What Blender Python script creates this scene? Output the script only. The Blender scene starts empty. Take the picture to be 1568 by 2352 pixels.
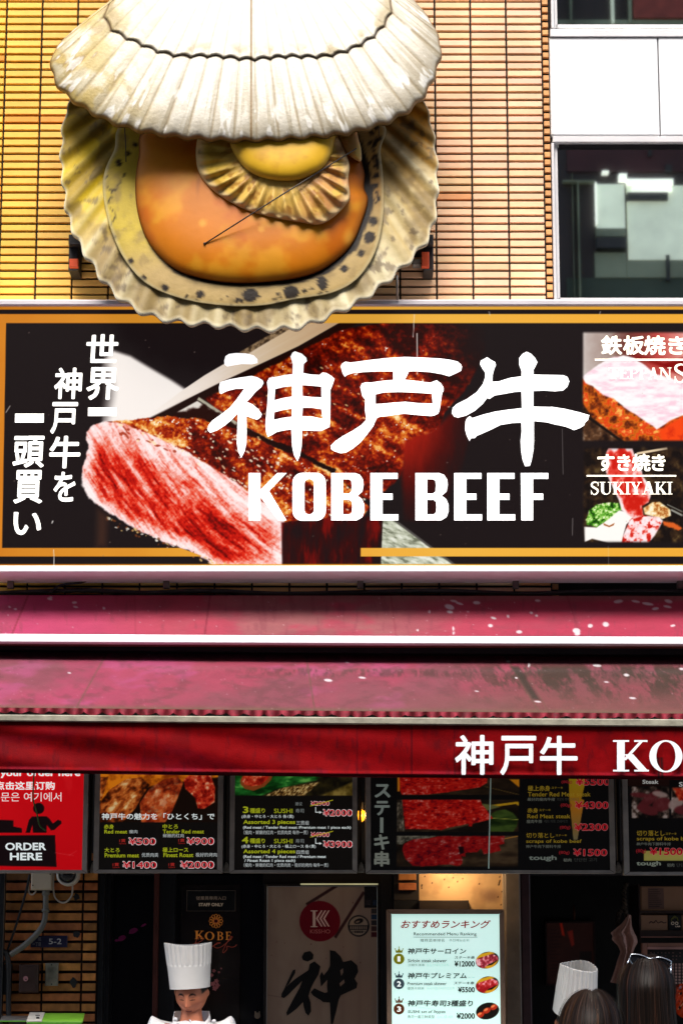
import bpy, math, random
import numpy as np
from mathutils import Vector, Matrix, Euler
random.seed(7)
R = math.radians
SC = bpy.context.scene
COL = SC.collection

# ------------------------------------------------------------------ camera, sky, sun, exposure
F, CX, CY = 5200.0, 784.0, 1176.0            # focal length and centre in photo units (1568 wide)
CAMY, CAMZ, PITCH = -11.0, 1.70, R(11)
SP, CP = math.sin(PITCH), math.cos(PITCH)
cam = bpy.data.cameras.new('camera')
cam.sensor_fit = 'VERTICAL'; cam.sensor_height = 36; cam.lens = F / 2352 * 36
cam.clip_start = 0.1; cam.clip_end = 500
camo = bpy.data.objects.new('camera', cam); COL.objects.link(camo)
camo.location = (0, CAMY, CAMZ); camo.rotation_euler = (R(90) + PITCH, 0, 0)
SC.camera = camo

EXP = 1.15
K = 2 ** -EXP
SUN_EL, SUN_AZ = R(58), R(-7)               # azimuth: 0 = from behind the camera, negative = from its left
w = bpy.data.worlds.new('World'); SC.world = w; w.use_nodes = True
nt = w.node_tree; nt.nodes.clear()
sky = nt.nodes.new('ShaderNodeTexSky'); sky.sky_type = 'NISHITA'; sky.sun_disc = False
sky.sun_elevation = SUN_EL; sky.sun_rotation = R(180) - SUN_AZ
sky.air_density = 1.0; sky.dust_density = 4.0; sky.ozone_density = 0.6
bg = nt.nodes.new('ShaderNodeBackground'); bg.inputs[1].default_value = 0.13
wo = nt.nodes.new('ShaderNodeOutputWorld')
nt.links.new(sky.outputs[0], bg.inputs[0]); nt.links.new(bg.outputs[0], wo.inputs[0])
sun = bpy.data.lights.new('sun', 'SUN'); sun.energy = 2.0; sun.angle = R(32); sun.color = (1, .965, .91)
so = bpy.data.objects.new('sun', sun); COL.objects.link(so)
sdir = Vector((math.sin(SUN_AZ) * math.cos(SUN_EL), -math.cos(SUN_AZ) * math.cos(SUN_EL), math.sin(SUN_EL)))
so.rotation_euler = sdir.to_track_quat('Z', 'Y').to_euler(); so.location = sdir * 40
vs = SC.view_settings
SC.display_settings.display_device = 'sRGB'
vs.view_transform = 'Standard'; vs.look = 'None'; vs.exposure = EXP; vs.gamma = 1; vs.use_curve_mapping = False
SC.cycles.max_bounces = 6; SC.cycles.diffuse_bounces = 3

# ------------------------------------------------------------------ helpers
def at(px, py, Y):
    """point on the plane y=Y that the photo shows at (px, py)"""
    px = np.asarray(px, float); py = np.asarray(py, float); Y = np.asarray(Y, float)
    u = (px - CX) / F; v = (CY - py) / F
    t = (Y - CAMY) / (CP - v * SP)
    x = u * t; z = CAMZ + (SP + v * CP) * t
    return np.stack(np.broadcast_arrays(x, Y, z), -1)

def proj(p):
    p = np.asarray(p, float)
    dy = p[..., 1] - CAMY; dz = p[..., 2] - CAMZ
    f = dy * CP + dz * SP
    return CX + F * p[..., 0] / f, CY - F * (-dy * SP + dz * CP) / f

def srgb(c):
    c = np.clip(np.asarray(c, float) / 255.0, 0, 1)
    return np.where(c <= .04045, c / 12.92, ((c + .055) / 1.055) ** 2.4)

ORG = {}
def tag(o, label=None, cat=None, group=None, kind=None):
    for k, v in (('label', label), ('category', cat), ('group', group), ('kind', kind)):
        if v: o[k] = v
    return o

def thing(name, label, cat, loc, group=None):
    o = bpy.data.objects.new(name, None); COL.objects.link(o)
    o.empty_display_size = .1
    o.location = Vector([float(a) for a in loc]); ORG[o.name] = np.array([float(a) for a in loc])
    return tag(o, label, cat, group)

def mk(name, V, Fc, mat, parent=None, smooth=False, col=None, org=None, midx=None):
    """ONE mesh object; V in world coordinates; Fc list of faces or (n,4) int array"""
    V = np.asarray(V, float)
    if parent is not None: o0 = ORG[parent.name]
    elif org is not None: o0 = np.asarray(org, float)
    else: o0 = np.array([(V[:, 0].min() + V[:, 0].max()) / 2, (V[:, 1].min() + V[:, 1].max()) / 2, V[:, 2].min()])
    me = bpy.data.meshes.new(name)
    L = V - o0
    if isinstance(Fc, np.ndarray):
        n, k = Fc.shape
        me.vertices.add(len(L)); me.vertices.foreach_set('co', L.astype(np.float32).ravel())
        me.loops.add(n * k); me.loops.foreach_set('vertex_index', Fc.astype(np.int32).ravel())
        me.polygons.add(n); me.polygons.foreach_set('loop_start', (np.arange(n) * k).astype(np.int32))
        me.update(calc_edges=True); me.validate()
    else:
        me.from_pydata(L.tolist(), [], [list(map(int, f)) for f in Fc])
    if smooth: me.polygons.foreach_set('use_smooth', np.ones(len(me.polygons), bool))
    if col is not None:
        a = me.color_attributes.new('Col', 'FLOAT_COLOR', 'POINT')
        c4 = np.ones((len(V), 4), np.float32); c4[:, :3] = col
        a.data.foreach_set('color', c4.ravel())
    for m in (mat if isinstance(mat, (list, tuple)) else [mat]): me.materials.append(m)
    if midx is not None: me.polygons.foreach_set('material_index', np.asarray(midx, np.int32))
    me.update()
    o = bpy.data.objects.new(name, me); COL.objects.link(o)
    if parent is not None: o.parent = parent; ORG[o.name] = ORG[parent.name]
    else:
        o.location = Vector(o0.tolist()); ORG[o.name] = o0
    return o

class MB:
    def __init__(s): s.v = []; s.f = []; s.n = 0; s.c = []
    def add(s, V, Fs, col=None):
        V = np.asarray(V, float); s.v.append(V)
        s.f += [[i + s.n for i in f] for f in Fs]
        if col is not None: s.c.append(np.tile(np.asarray(col, float), (len(V), 1)))
        s.n += len(V); return s
    def box(s, a, b, col=None, bev=0):
        x0, y0, z0 = np.minimum(a, b); x1, y1, z1 = np.maximum(a, b)
        if bev:
            e = min(bev, (x1 - x0) * .45, (z1 - z0) * .45, (y1 - y0) * .45)
            V = []
            for (xx0, xx1, zz0, zz1, yy) in ((x0, x1, z0, z1, y1), (x0, x1, z0, z1, y0 + e), (x0 + e, x1 - e, z0 + e, z1 - e, y0)):
                V += [(xx0, yy, zz0), (xx1, yy, zz0), (xx1, yy, zz1), (xx0, yy, zz1)]
            Fs = [[3, 2, 1, 0], [8, 9, 10, 11]]
            for r in (0, 4):
                for i in range(4):
                    j = (i + 1) % 4; Fs.append([r + i, r + j, r + 4 + j, r + 4 + i])
            return s.add(V, Fs, col)
        V = [(x0, y0, z0), (x1, y0, z0), (x1, y1, z0), (x0, y1, z0), (x0, y0, z1), (x1, y0, z1), (x1, y1, z1), (x0, y1, z1)]
        return s.add(V, [[3, 2, 1, 0], [4, 5, 6, 7], [0, 1, 5, 4], [1, 2, 6, 5], [2, 3, 7, 6], [3, 0, 4, 7]], col)
    def pbox(s, x0, y0, x1, y1, Yf, Yb, col=None, bev=0):
        """box whose front covers the photo rectangle; y1=None: down to the ground"""
        ym = (y0 + (y1 if y1 is not None else 2352)) / 2
        a = at(x0, ym, Yf); b = at(x1, ym, Yf)
        zt = float(at(CX, y0, Yf)[2]); zb = 0.0 if y1 is None else float(at(CX, y1, Yf)[2])
        return s.box((a[0], Yf, zb), (b[0], Yb, zt), col, bev)
    def tube(s, P, r, n=8, col=None, caps=True):
        P = [np.asarray(p, float) for p in P]; m = len(P)
        rr = r if hasattr(r, '__len__') else [r] * m
        V = []
        up = np.array([0.13, 0.31, 0.94]); 
        for i in range(m):
            t = P[min(i + 1, m - 1)] - P[max(i - 1, 0)]; t = t / (np.linalg.norm(t) + 1e-9)
            a = np.cross(t, up)
            if np.linalg.norm(a) < .05: a = np.cross(t, np.array([1, 0, 0.]))
            a /= np.linalg.norm(a); b = np.cross(t, a)
            for k in range(n):
                q = 2 * math.pi * k / n
                V.append(P[i] + rr[i] * (math.cos(q) * a + math.sin(q) * b))
        Fs = []
        for i in range(m - 1):
            for k in range(n):
                Fs.append([i * n + k, i * n + (k + 1) % n, (i + 1) * n + (k + 1) % n, (i + 1) * n + k])
        if caps: Fs += [list(range(n))[::-1], [(m - 1) * n + k for k in range(n)]]
        return s.add(V, Fs, col)
    def prism(s, pts, Yf, Yb, col=None):
        """extruded photo polygon between two depths (same real outline front and back)"""
        A = at(*np.array(pts, float).T, Yf); B = A.copy(); B[:, 1] = Yb; n = len(A)
        Fs = [list(range(n)), [n + i for i in range(n)][::-1]] + [[i, n + i, n + (i + 1) % n, (i + 1) % n] for i in range(n)]
        return s.add(np.vstack([A, B]), Fs, col)
    def disc(s, c, r, Yf, Yb, n=32, col=None, r2=None):
        q = np.arange(n) * 2 * math.pi / n
        return s.prism(np.stack([c[0] + r * np.cos(q), c[1] + (r2 or r) * np.sin(q)], 1), Yf, Yb, col)
    def build(s, name, mat, parent=None, smooth=False, org=None):
        V = np.vstack(s.v)
        c = np.vstack(s.c) if s.c else None
        return mk(name, V, s.f, mat, parent, smooth, c, org)

def grid_faces(nu, nv, wrap=False):
    i = np.arange(nu - (0 if wrap else 1)); j = np.arange(nv - 1)
    I, J = np.meshgrid(i, j, indexing='ij'); I2 = (I + 1) % nu
    return np.stack([I * nv + J, I2 * nv + J, I2 * nv + J + 1, I * nv + J + 1], -1).reshape(-1, 4)

def smooth_poly(pts, n=6, closed=True):
    P = np.array(pts, float); m = len(P); out = []
    for i in range(m if closed else m - 1):
        p0, p1, p2, p3 = (P[(i - 1) % m], P[i], P[(i + 1) % m], P[(i + 2) % m]) if closed else \
            (P[max(i - 1, 0)], P[i], P[i + 1], P[min(i + 2, m - 1)])
        for k in range(n):
            t = k / n
            out.append(.5 * (2 * p1 + (p2 - p0) * t + (2 * p0 - 5 * p1 + 4 * p2 - p3) * t * t + (3 * p1 - p0 - 3 * p2 + p3) * t ** 3))
    if not closed: out.append(P[-1])
    return np.array(out)

# ------------------------------------------------------------------ numeric painting (prints, weathering)
_rt = np.random.RandomState(3).rand(16, 256, 256)
def vnoise(x, y, seed=0):
    xi = np.floor(x).astype(int); yi = np.floor(y).astype(int); fx = x - xi; fy = y - yi
    fx = fx * fx * (3 - 2 * fx); fy = fy * fy * (3 - 2 * fy); T = _rt[seed % 16]
    a = T[xi & 255, yi & 255]; b = T[(xi + 1) & 255, yi & 255]; c = T[xi & 255, (yi + 1) & 255]; d = T[(xi + 1) & 255, (yi + 1) & 255]
    return (a * (1 - fx) + b * fx) * (1 - fy) + (c * (1 - fx) + d * fx) * fy
def fbm(x, y, s, seed=0, o=4):
    t = 0; a = 1; n = 0
    for k in range(o):
        t = t + a * vnoise(x / s + 17 * k, y / s + 31 * k, seed + k); n += a; a *= .55; s *= .5
    return t / n
def ss(a, b, x): 
    t = np.clip((x - a) / (b - a), 0, 1); return t * t * (3 - 2 * t)
def sdf(px, py, poly):
    P = np.array(poly, float); d = np.full(px.shape, 1e9); ins = np.zeros(px.shape, bool)
    for i in range(len(P)):
        ax, ay = P[i]; bx, by = P[(i + 1) % len(P)]
        ex, ey = bx - ax, by - ay; wx, wy = px - ax, py - ay
        t = np.clip((wx * ex + wy * ey) / (ex * ex + ey * ey + 1e-9), 0, 1)
        d = np.minimum(d, (wx - ex * t) ** 2 + (wy - ey * t) ** 2)
        c = (ay > py) != (by > py)
        with np.errstate(all='ignore'): ins ^= c & (px < ex * (py - ay) / (ey if ey else 1e-9) + ax)
    return np.where(ins, -1, 1) * np.sqrt(d)
class Canvas:
    def __init__(s, px, py, base):
        s.x, s.y = px, py; s.c = np.tile(np.array(base, float), (len(px), 1))
    def mix(s, col, m):
        col = np.asarray(col, float); m = np.clip(m, 0, 1)[:, None]
        s.c = s.c + (col - s.c) * m
    def poly(s, pts, col, soft=1.5, wob=0, ws=20, op=1):
        P = np.array(pts, float); pad = soft + wob * 2 + 2
        b = (s.x > P[:, 0].min() - pad) & (s.x < P[:, 0].max() + pad) & (s.y > P[:, 1].min() - pad) & (s.y < P[:, 1].max() + pad)
        if not b.any(): return
        x, y = s.x[b], s.y[b]
        d = sdf(x, y, P)
        if wob: d = d + wob * (fbm(x, y, ws, 5) - .5) * 2
        m = ss(soft, -soft, d)[:, None] * op
        c = np.asarray(col(x, y, d) if callable(col) else col, float)
        s.c[b] = s.c[b] + (c - s.c[b]) * m
    def rect(s, x0, y0, x1, y1, col, soft=1, op=1): s.poly([(x0, y0), (x1, y0), (x1, y1), (x0, y1)], col, soft, op=op)
    def line(s, a, b, wd, col, soft=1, op=1):
        a = np.array(a, float); b = np.array(b, float); t = (b - a) / np.linalg.norm(b - a); n = np.array([-t[1], t[0]]) * wd / 2
        s.poly([a + n, b + n, b - n, a - n], col, soft, op=op)
    def ell(s, cx, cy, rx, ry, col, rot=0, soft=1.2, op=1):
        q = np.arange(28) * 2 * math.pi / 28; c, sn = math.cos(rot), math.sin(rot)
        X, Y = rx * np.cos(q), ry * np.sin(q)
        s.poly(np.stack([cx + X * c - Y * sn, cy + X * sn + Y * c], 1), col, soft, op=op)
def ramp(t, stops):
    xs = [a for a, _ in stops]; cs = np.array([c for _, c in stops], float)
    return np.stack([np.interp(t, xs, cs[:, k]) for k in range(3)], -1)

# ------------------------------------------------------------------ materials
MATS = {}
def base_mat(name):
    m = bpy.data.materials.new(name); m.use_nodes = True
    return m, m.node_tree, m.node_tree.nodes['Principled BSDF']
def pm(name, col, rough=.6, metal=0, var=.25, scale=8, bump=0, bscale=60, emit=0, spec=.5, alpha=None):
    if name in MATS: return MATS[name]
    m, t, b = base_mat(name); N = t.nodes; Lk = t.links
    c = np.array(col, float)
    tc = N.new('ShaderNodeTexCoord')
    n1 = N.new('ShaderNodeTexNoise'); n1.inputs['Scale'].default_value = scale; n1.inputs['Detail'].default_value = 6
    Lk.new(tc.outputs['Object'], n1.inputs['Vector'])
    cr = N.new('ShaderNodeValToRGB')
    cr.color_ramp.elements[0].position = .3; cr.color_ramp.elements[1].position = .7
    cr.color_ramp.elements[0].color = (*np.clip(c * (1 - var), 0, 1), 1); cr.color_ramp.elements[1].color = (*np.clip(c * (1 + var), 0, 1), 1)
    Lk.new(n1.outputs['Fac'], cr.inputs[0]); Lk.new(cr.outputs[0], b.inputs['Base Color'])
    b.inputs['Roughness'].default_value = rough; b.inputs['Metallic'].default_value = metal
    b.inputs['Specular IOR Level'].default_value = spec
    if emit: Lk.new(cr.outputs[0], b.inputs['Emission Color']); b.inputs['Emission Strength'].default_value = emit * K
    if bump:
        n2 = N.new('ShaderNodeTexNoise'); n2.inputs['Scale'].default_value = bscale; n2.inputs['Detail'].default_value = 5
        Lk.new(tc.outputs['Object'], n2.inputs['Vector'])
        bp = N.new('ShaderNodeBump'); bp.inputs['Strength'].default_value = bump; bp.inputs['Distance'].default_value = .01
        Lk.new(n2.outputs['Fac'], bp.inputs['Height']); Lk.new(bp.outputs[0], b.inputs['Normal'])
    MATS[name] = m; return m
def vm(name, rough=.5, emit=0, bump=0, bscale=80, metal=0, spec=.5, var=0, vscale=30, sheen=0, coat=0, alb=1):
    """material coloured by the mesh's Col attribute"""
    if name in MATS: return MATS[name]
    m, t, b = base_mat(name); N = t.nodes; Lk = t.links
    a = N.new('ShaderNodeAttribute'); a.attribute_name = 'Col'; out = a.outputs['Color']
    tc = N.new('ShaderNodeTexCoord')
    if var:
        n1 = N.new('ShaderNodeTexNoise'); n1.inputs['Scale'].default_value = vscale; n1.inputs['Detail'].default_value = 6
        Lk.new(tc.outputs['Object'], n1.inputs['Vector'])
        mr = N.new('ShaderNodeMapRange'); mr.inputs[1].default_value = .3; mr.inputs[2].default_value = .7
        mr.inputs[3].default_value = 1 - var; mr.inputs[4].default_value = 1 + var
        Lk.new(n1.outputs['Fac'], mr.inputs[0])
        vx = N.new('ShaderNodeVectorMath'); vx.operation = 'SCALE'
        Lk.new(out, vx.inputs[0]); Lk.new(mr.outputs[0], vx.inputs['Scale']); out = vx.outputs[0]
    vb = N.new('ShaderNodeVectorMath'); vb.operation = 'SCALE'; vb.inputs['Scale'].default_value = alb
    Lk.new(out, vb.inputs[0]); Lk.new(vb.outputs[0], b.inputs['Base Color'])
    b.inputs['Roughness'].default_value = rough; b.inputs['Metallic'].default_value = metal; b.inputs['Specular IOR Level'].default_value = spec
    b.inputs['Coat Weight'].default_value = coat
    if emit: Lk.new(out, b.inputs['Emission Color']); b.inputs['Emission Strength'].default_value = emit * K
    if bump:
        n2 = N.new('ShaderNodeTexNoise'); n2.inputs['Scale'].default_value = bscale; n2.inputs['Detail'].default_value = 6
        Lk.new(tc.outputs['Object'], n2.inputs['Vector'])
        bp = N.new('ShaderNodeBump'); bp.inputs['Strength'].default_value = bump; bp.inputs['Distance'].default_value = .01
        Lk.new(n2.outputs['Fac'], bp.inputs['Height']); Lk.new(bp.outputs[0], b.inputs['Normal'])
    MATS[name] = m; return m
def ink(col, emit=0):
    """printed lettering"""
    key = 'ink_%d_%d_%d_%s' % (*col, str(emit).replace('.', 'p'))
    return pm(key, srgb(col), .45, var=.04, scale=40, emit=emit, spec=.3)

def panel(name, parent, mat, x0, y0, x1, y1, Y, step, painter):
    ym = (y0 + y1) / 2
    X0, X1 = at(x0, ym, Y)[0], at(x1, ym, Y)[0]; Z0, Z1 = at(CX, y1, Y)[2], at(CX, y0, Y)[2]
    nu, nv = int((x1 - x0) / step) + 2, int((y1 - y0) / step) + 2
    X, Z = np.meshgrid(np.linspace(X0, X1, nu), np.linspace(Z0, Z1, nv), indexing='ij')
    V = np.stack([X.ravel(), np.full(X.size, Y), Z.ravel()], 1)
    px, py = proj(V)
    return mk(name, V, grid_faces(nu, nv), mat, parent, False, srgb(painter(px, py)))

# ------------------------------------------------------------------ lettering
_tc = {}
def text_mesh(s, bold=0, shear=0):
    """flat glyph mesh in a unit box; weight is added by slightly shifted copies"""
    k = (s, bold, shear)
    if k not in _tc:
        c = bpy.data.curves.new('t', 'FONT'); c.body = s; c.resolution_u = 3; c.shear = shear
        o = bpy.data.objects.new('t', c); COL.objects.link(o)
        dg = bpy.context.evaluated_depsgraph_get(); me = bpy.data.meshes.new_from_object(o.evaluated_get(dg))
        V = np.array([v.co[:2] for v in me.vertices]); Fs = [list(p.vertices) for p in me.polygons]
        bpy.data.objects.remove(o); bpy.data.curves.remove(c); bpy.data.meshes.remove(me)
        dep = np.zeros(len(V))
        if bold:
            n = 4 if bold < .018 else 8; ph = R(45) if n == 4 else 0
            sh_ = [(0, 0)] + [(bold * math.cos(ph + 2 * math.pi * i / n), bold * math.sin(ph + 2 * math.pi * i / n)) for i in range(n)]
            N = len(V); dep = np.repeat(np.arange(len(sh_)) * .00006, N)
            Fs = [[i + j * N for i in f] for j in range(len(sh_)) for f in Fs]
            V = np.vstack([V + d for d in sh_])
        lo, hi = V.min(0), V.max(0); _tc[k] = ((V - lo) / np.maximum(hi - lo, 1e-6), Fs, dep)
    return _tc[k]
def text(parent, s, box, Y, mat, bold=0, shear=0, lift=.003, grow=0):
    U, Fs, dep = text_mesh(s, bold, shear); x0, y0, x1, y1 = box
    x0 -= grow; x1 += grow; y0 -= grow; y1 += grow
    return mk('lettering', at(x0 + (x1 - x0) * U[:, 0], y1 - (y1 - y0) * U[:, 1], Y - lift - dep), Fs, mat, parent)
def outline_mesh(loops):
    """filled flat outline with holes, 2D points -> verts, faces"""
    c = bpy.data.curves.new('t', 'CURVE'); c.dimensions = '2D'; c.fill_mode = 'BOTH'
    for L in loops:
        sp = c.splines.new('POLY'); sp.points.add(len(L) - 1); sp.use_cyclic_u = True
        for q, p in zip(sp.points, L): q.co = (p[0] * .01, -p[1] * .01, 0, 1)
    o = bpy.data.objects.new('t', c); COL.objects.link(o)
    dg = bpy.context.evaluated_depsgraph_get(); me = bpy.data.meshes.new_from_object(o.evaluated_get(dg))
    V = np.array([v.co[:2] for v in me.vertices]) * [100, -100]; Fs = [list(p.vertices) for p in me.polygons]
    bpy.data.objects.remove(o); bpy.data.curves.remove(c); bpy.data.meshes.remove(me)
    return V, Fs
def shapes(parent, groups, Y, mat, name='lettering', lift=.003):
    """several filled outlines as ONE mesh, each a hair in front of the last"""
    b = MB()
    for i, loops in enumerate(groups):
        V, Fs = outline_mesh(loops)
        b.add(at(V[:, 0], V[:, 1], Y - lift - i * .00015), Fs)
    return b.build(name, mat, parent)
def ringpts(cx, cy, rx, ry, n=40): 
    q = np.arange(n) * 2 * math.pi / n
    return np.stack([cx + rx * np.cos(q), cy + ry * np.sin(q)], 1).tolist()
def rrect(x0, y0, x1, y1, r, n=6):
    P = []
    for (cx, cy, a) in ((x1 - r, y0 + r, -90), (x1 - r, y1 - r, 0), (x0 + r, y1 - r, 90), (x0 + r, y0 + r, 180)):
        for k in range(n + 1):
            q = R(a + 90 * k / n); P.append((cx + r * math.cos(q), cy + r * math.sin(q)))
    return P
def serif_letter(ch):
    r = lambda a, b, c, d: [[(a, b), (c, b), (c, d), (a, d)]]
    def bar(a, b, wd):
        return [[(a[0] - wd / 2, a[1]), (a[0] + wd / 2, a[1]), (b[0] + wd / 2, b[1]), (b[0] - wd / 2, b[1])]]
    def bowl(x0, y0, x1, y1, tk, th):
        n = 14; q = np.linspace(-math.pi / 2, math.pi / 2, n); ym, ry = (y0 + y1) / 2, (y1 - y0) / 2
        o = [(x0 + (x1 - x0) * math.cos(t), ym + ry * math.sin(t)) for t in q]
        i = [(x0 + (x1 - x0 - tk) * math.cos(t), ym + (ry - th) * math.sin(t)) for t in q][::-1]
        return [o + i]
    s = .055
    if ch == 'I': return [r(.32, 0, .68, 1), r(.05, 0, .95, s), r(.05, 1 - s, .95, 1)]
    if ch == 'K': return [r(.13, 0, .34, 1), r(.02, 0, .46, s), r(.02, 1 - s, .46, 1), bar((.33, .36), (.8, .97), .1), bar((.85, .03), (.45, .55), .24), r(.6, 1 - s, .96, 1), r(.6, 0, 1, s)]
    if ch == 'O': return [[ringpts(.5, .5, .5, .5), ringpts(.5, .5, .29, .455)]]
    if ch == 'T': return [r(.4, 0, .6, 1), r(.25, 0, .75, s), r(0, .94, 1, 1), r(0, .76, .06, 1), r(.94, .76, 1, 1)]
    if ch in 'EF': 
        g = [r(.13, 0, .36, 1), r(.02, 0, .5, s), r(.02, .94, .92, 1), r(.36, .48, .7, .54), r(.86, .76, .92, 1), r(.66, .4, .72, .63)]
        return g + ([r(.3, 0, .97, .06), r(.91, 0, .97, .25)] if ch == 'E' else [])
    if ch == 'P': return [r(.13, 0, .36, 1), r(.02, 0, .5, s), r(.02, 1 - s, .5, 1), bowl(.45, .44, 1, 1, .22, .055), r(.3, .44, .46, .495)]
    if ch == 'B': return [r(.13, 0, .36, 1), r(.02, 0, .5, s), r(.02, 1 - s, .5, 1), bowl(.45, .49, .94, 1, .22, .05), bowl(.45, 0, 1, .54, .22, .055), r(.3, .49, .46, .54)]
    if ch == 'A': return [bar((.17, .03), (.47, 1), .08), bar((.78, .03), (.49, 1), .22), r(.28, .3, .68, .36), r(0, 0, .34, s), r(.58, 0, 1, s)]
    if ch == 'N': return [r(.13, 0, .22, 1), r(.8, 0, .89, 1), bar((.83, 0), (.2, 1), .22), r(0, 0, .36, s), r(0, 1 - s, .3, 1), r(.66, 1 - s, 1, 1)]
    if ch == 'U': 
        n = 14; q = np.linspace(0, math.pi, n)
        return [r(.12, .33, .34, 1), r(.79, .33, .88, 1), r(0, 1 - s, .46, 1), r(.66, 1 - s, 1, 1),
                [[(.5 + .38 * math.cos(t), .35 - .35 * math.sin(t)) for t in q] + [(.565 + .225 * math.cos(t), .35 - .28 * math.sin(t)) for t in q][::-1]]]
    if ch == 'Y': return [r(.4, 0, .61, .48), r(.24, 0, .77, s), bar((.5, .42), (.2, 1), .22), bar((.53, .44), (.82, 1), .09), r(0, 1 - s, .42, 1), r(.62, 1 - s, 1, 1)]
    if ch == 'S':
        c = smooth_poly([(.88, .74), (.8, .9), (.52, .965), (.22, .87), (.2, .68), (.45, .54), (.72, .42), (.82, .25), (.62, .05), (.32, .05), (.13, .28)], 5, False)
        wd = .05 + .17 * np.sin(np.linspace(0, math.pi, len(c))) ** 1.3
        t = np.gradient(c, axis=0); t /= np.linalg.norm(t, axis=1)[:, None]; n = np.stack([-t[:, 1], t[:, 0]], 1) * wd[:, None] / 2 * [1, .7]
        return [[(c + n).tolist() + (c - n)[::-1].tolist()], r(.82, .66, .88, .98), r(.1, .02, .16, .34)]
def serif(parent, items, Y, mat, lift=.003):
    g = []
    for ch, (x0, y0, x1, y1) in items:
        for loops in serif_letter(ch):
            g.append([[(x0 + (x1 - x0) * a, y1 - (y1 - y0) * b) for a, b in L] for L in loops])
    return shapes(parent, g, Y, mat, lift=lift)

# ------------------------------------------------------------------ street and the houses
def struct(name, mb, mat):
    o = mb.build(name, mat); o['kind'] = 'structure'; return o
b = MB(); b.add([(-60, -60, 0), (60, -60, 0), (60, 60, 0), (-60, 60, 0)], [[0, 1, 2, 3]])
struct('street', b, pm('asphalt', (.06, .06, .06), .85, var=.3, scale=3, bump=.5, bscale=90))
b = MB(); b.box((-9, -1.9, .004), (9, 3, .12)); struct('pavement', b, pm('paving', (.10, .095, .09), .8, var=.2, scale=5, bump=.3))

# --- tiled building -------------------------------------------------------------
TB = thing('tiled_building', 'building front of narrow stacked orange tiles, yellow light painted in at left, behind the scallop', 'building', (-.4, 0, 0))
PX = 85.5 / 464.5; PZ = .0414
xe = float(at(1248, 330, 0)[0])               # right edge of the tile field
zj = float(at(CX, 21, 0)[2])
def tile_field(x_edges, z0, z1, pz, zphase, tone, gapx, gapz, depth=.02, Y=0, rs=1, shift=0):
    rnd = random.Random(rs); mb = MB()
    k0 = math.ceil((z0 - zphase) / pz)
    k = k0
    while zphase + (k + 1) * pz <= z1:
        for (xa, xb) in x_edges:
            zz = zphase + k * pz + shift
            dy = rnd.uniform(-.0012, .0012); dz = rnd.uniform(-.0006, .0006)
            a = (xa + gapx / 2, Y + dy, zz + gapz / 2 + dz); c = (xb - gapx / 2, Y + depth, zz + pz - gapz / 2 + dz)
            mb.box(a, c, col=tone((xa + xb) / 2, zz, rnd), bev=.002)
        k += 1
    return mb
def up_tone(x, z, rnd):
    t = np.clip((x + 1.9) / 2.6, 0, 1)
    c = np.array([.92, .55, .06]) * (1 - t) + np.array([.93, .60, .37]) * t  # warm yellow light from the left painted into the tile colour
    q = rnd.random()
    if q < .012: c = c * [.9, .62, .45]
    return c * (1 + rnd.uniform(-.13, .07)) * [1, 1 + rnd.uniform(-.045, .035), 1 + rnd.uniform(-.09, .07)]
mt = vm('glazed_tile', .42, bump=.14, bscale=35, var=.13, vscale=3.5)
zlow = float(at(CX, 1372, 0)[2])
edges = [(xe - (i + 1) * PX, xe - i * PX) for i in range(24)]
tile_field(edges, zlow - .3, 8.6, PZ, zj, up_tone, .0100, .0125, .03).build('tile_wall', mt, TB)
tile_field([(xe + .003, xe + .034)], zlow - .3, 8.6, PZ, zj, lambda x, z, r: np.array([.72, .36, .13]) * r.uniform(.85, 1.05), .002, .015, .05, .006, 2, PZ / 2).build('corner_tile', mt, TB)
mjoint = pm('dark_joint', (.016, .012, .012), .9, var=.3)
b = MB(); b.box((edges[-1][0], .024, zlow - .35), (xe + .032, .4, 8.6)); b.build('wall', mjoint, TB)
zf = float(at(CX, 2008, .1)[2])
b = MB(); b.box((-4.4, .2, zf), (3.6, .35, zlow - .345)); b.build('fascia', pm('dark_fascia', (.012, .011, .012), .7), TB)

# --- white clad building on the right -------------------------------------------
WB = thing('panel_building', 'white panelled building with dark windows right of the tiled wall', 'building', (2.2, .05, 0))
mw = pm('white_panel', (.86, .87, .88), .3, var=.02, scale=2)
mal = pm('pale_aluminium', (.72, .71, .72), .38, .35, var=.06, scale=5)
for (x0, x1) in ((1262, 1511), (1514, 1830), (1833, 2150)):
    b = MB(); b.pbox(x0, 87, x1, 309, .03, .08, bev=.004); b.build('cladding_panel', mw, WB)
b = MB(); b.box((xe + .034, .085, zlow - .35), (xe + 2.4, .4, 8.6)); b.build('wall', pm('dark_seam', (.03, .02, .02), .8), WB)
b = MB(); b.pbox(1262, 66, 2150, 84, .02, .08, bev=.003); b.pbox(1268, 313, 2150, 326, .02, .08, bev=.003)
b.build('ledge', mal, WB)
mgl = pm('window_glass', (.93, .98, .86), .02, 1.0, var=.05, scale=1.5)
for (ya, yb, xo) in ((328, 692, 1268), (-260, 64, 1262)):
    f = MB(); f.pbox(xo, ya, xo + 7, yb, .022, .08, bev=.002)
    f.pbox(xo + 7.5, ya, xo + 14, yb, .05, .08); f.pbox(xo + 14.5, yb - 8, 2150, yb, .05, .08)
    f = f.build('window', mal, WB)
    g = MB(); g.pbox(xo + 14.5, ya, 2150, yb - 8.5, .062, .07); g.build('pane', mgl, f)
    g = MB(); g.pbox(xo + 14.5, ya, 2150, ya + 14, .054, .06); g.build('shade_rail', pm('black_rail', (.012, .010, .012), .5), f)

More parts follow.
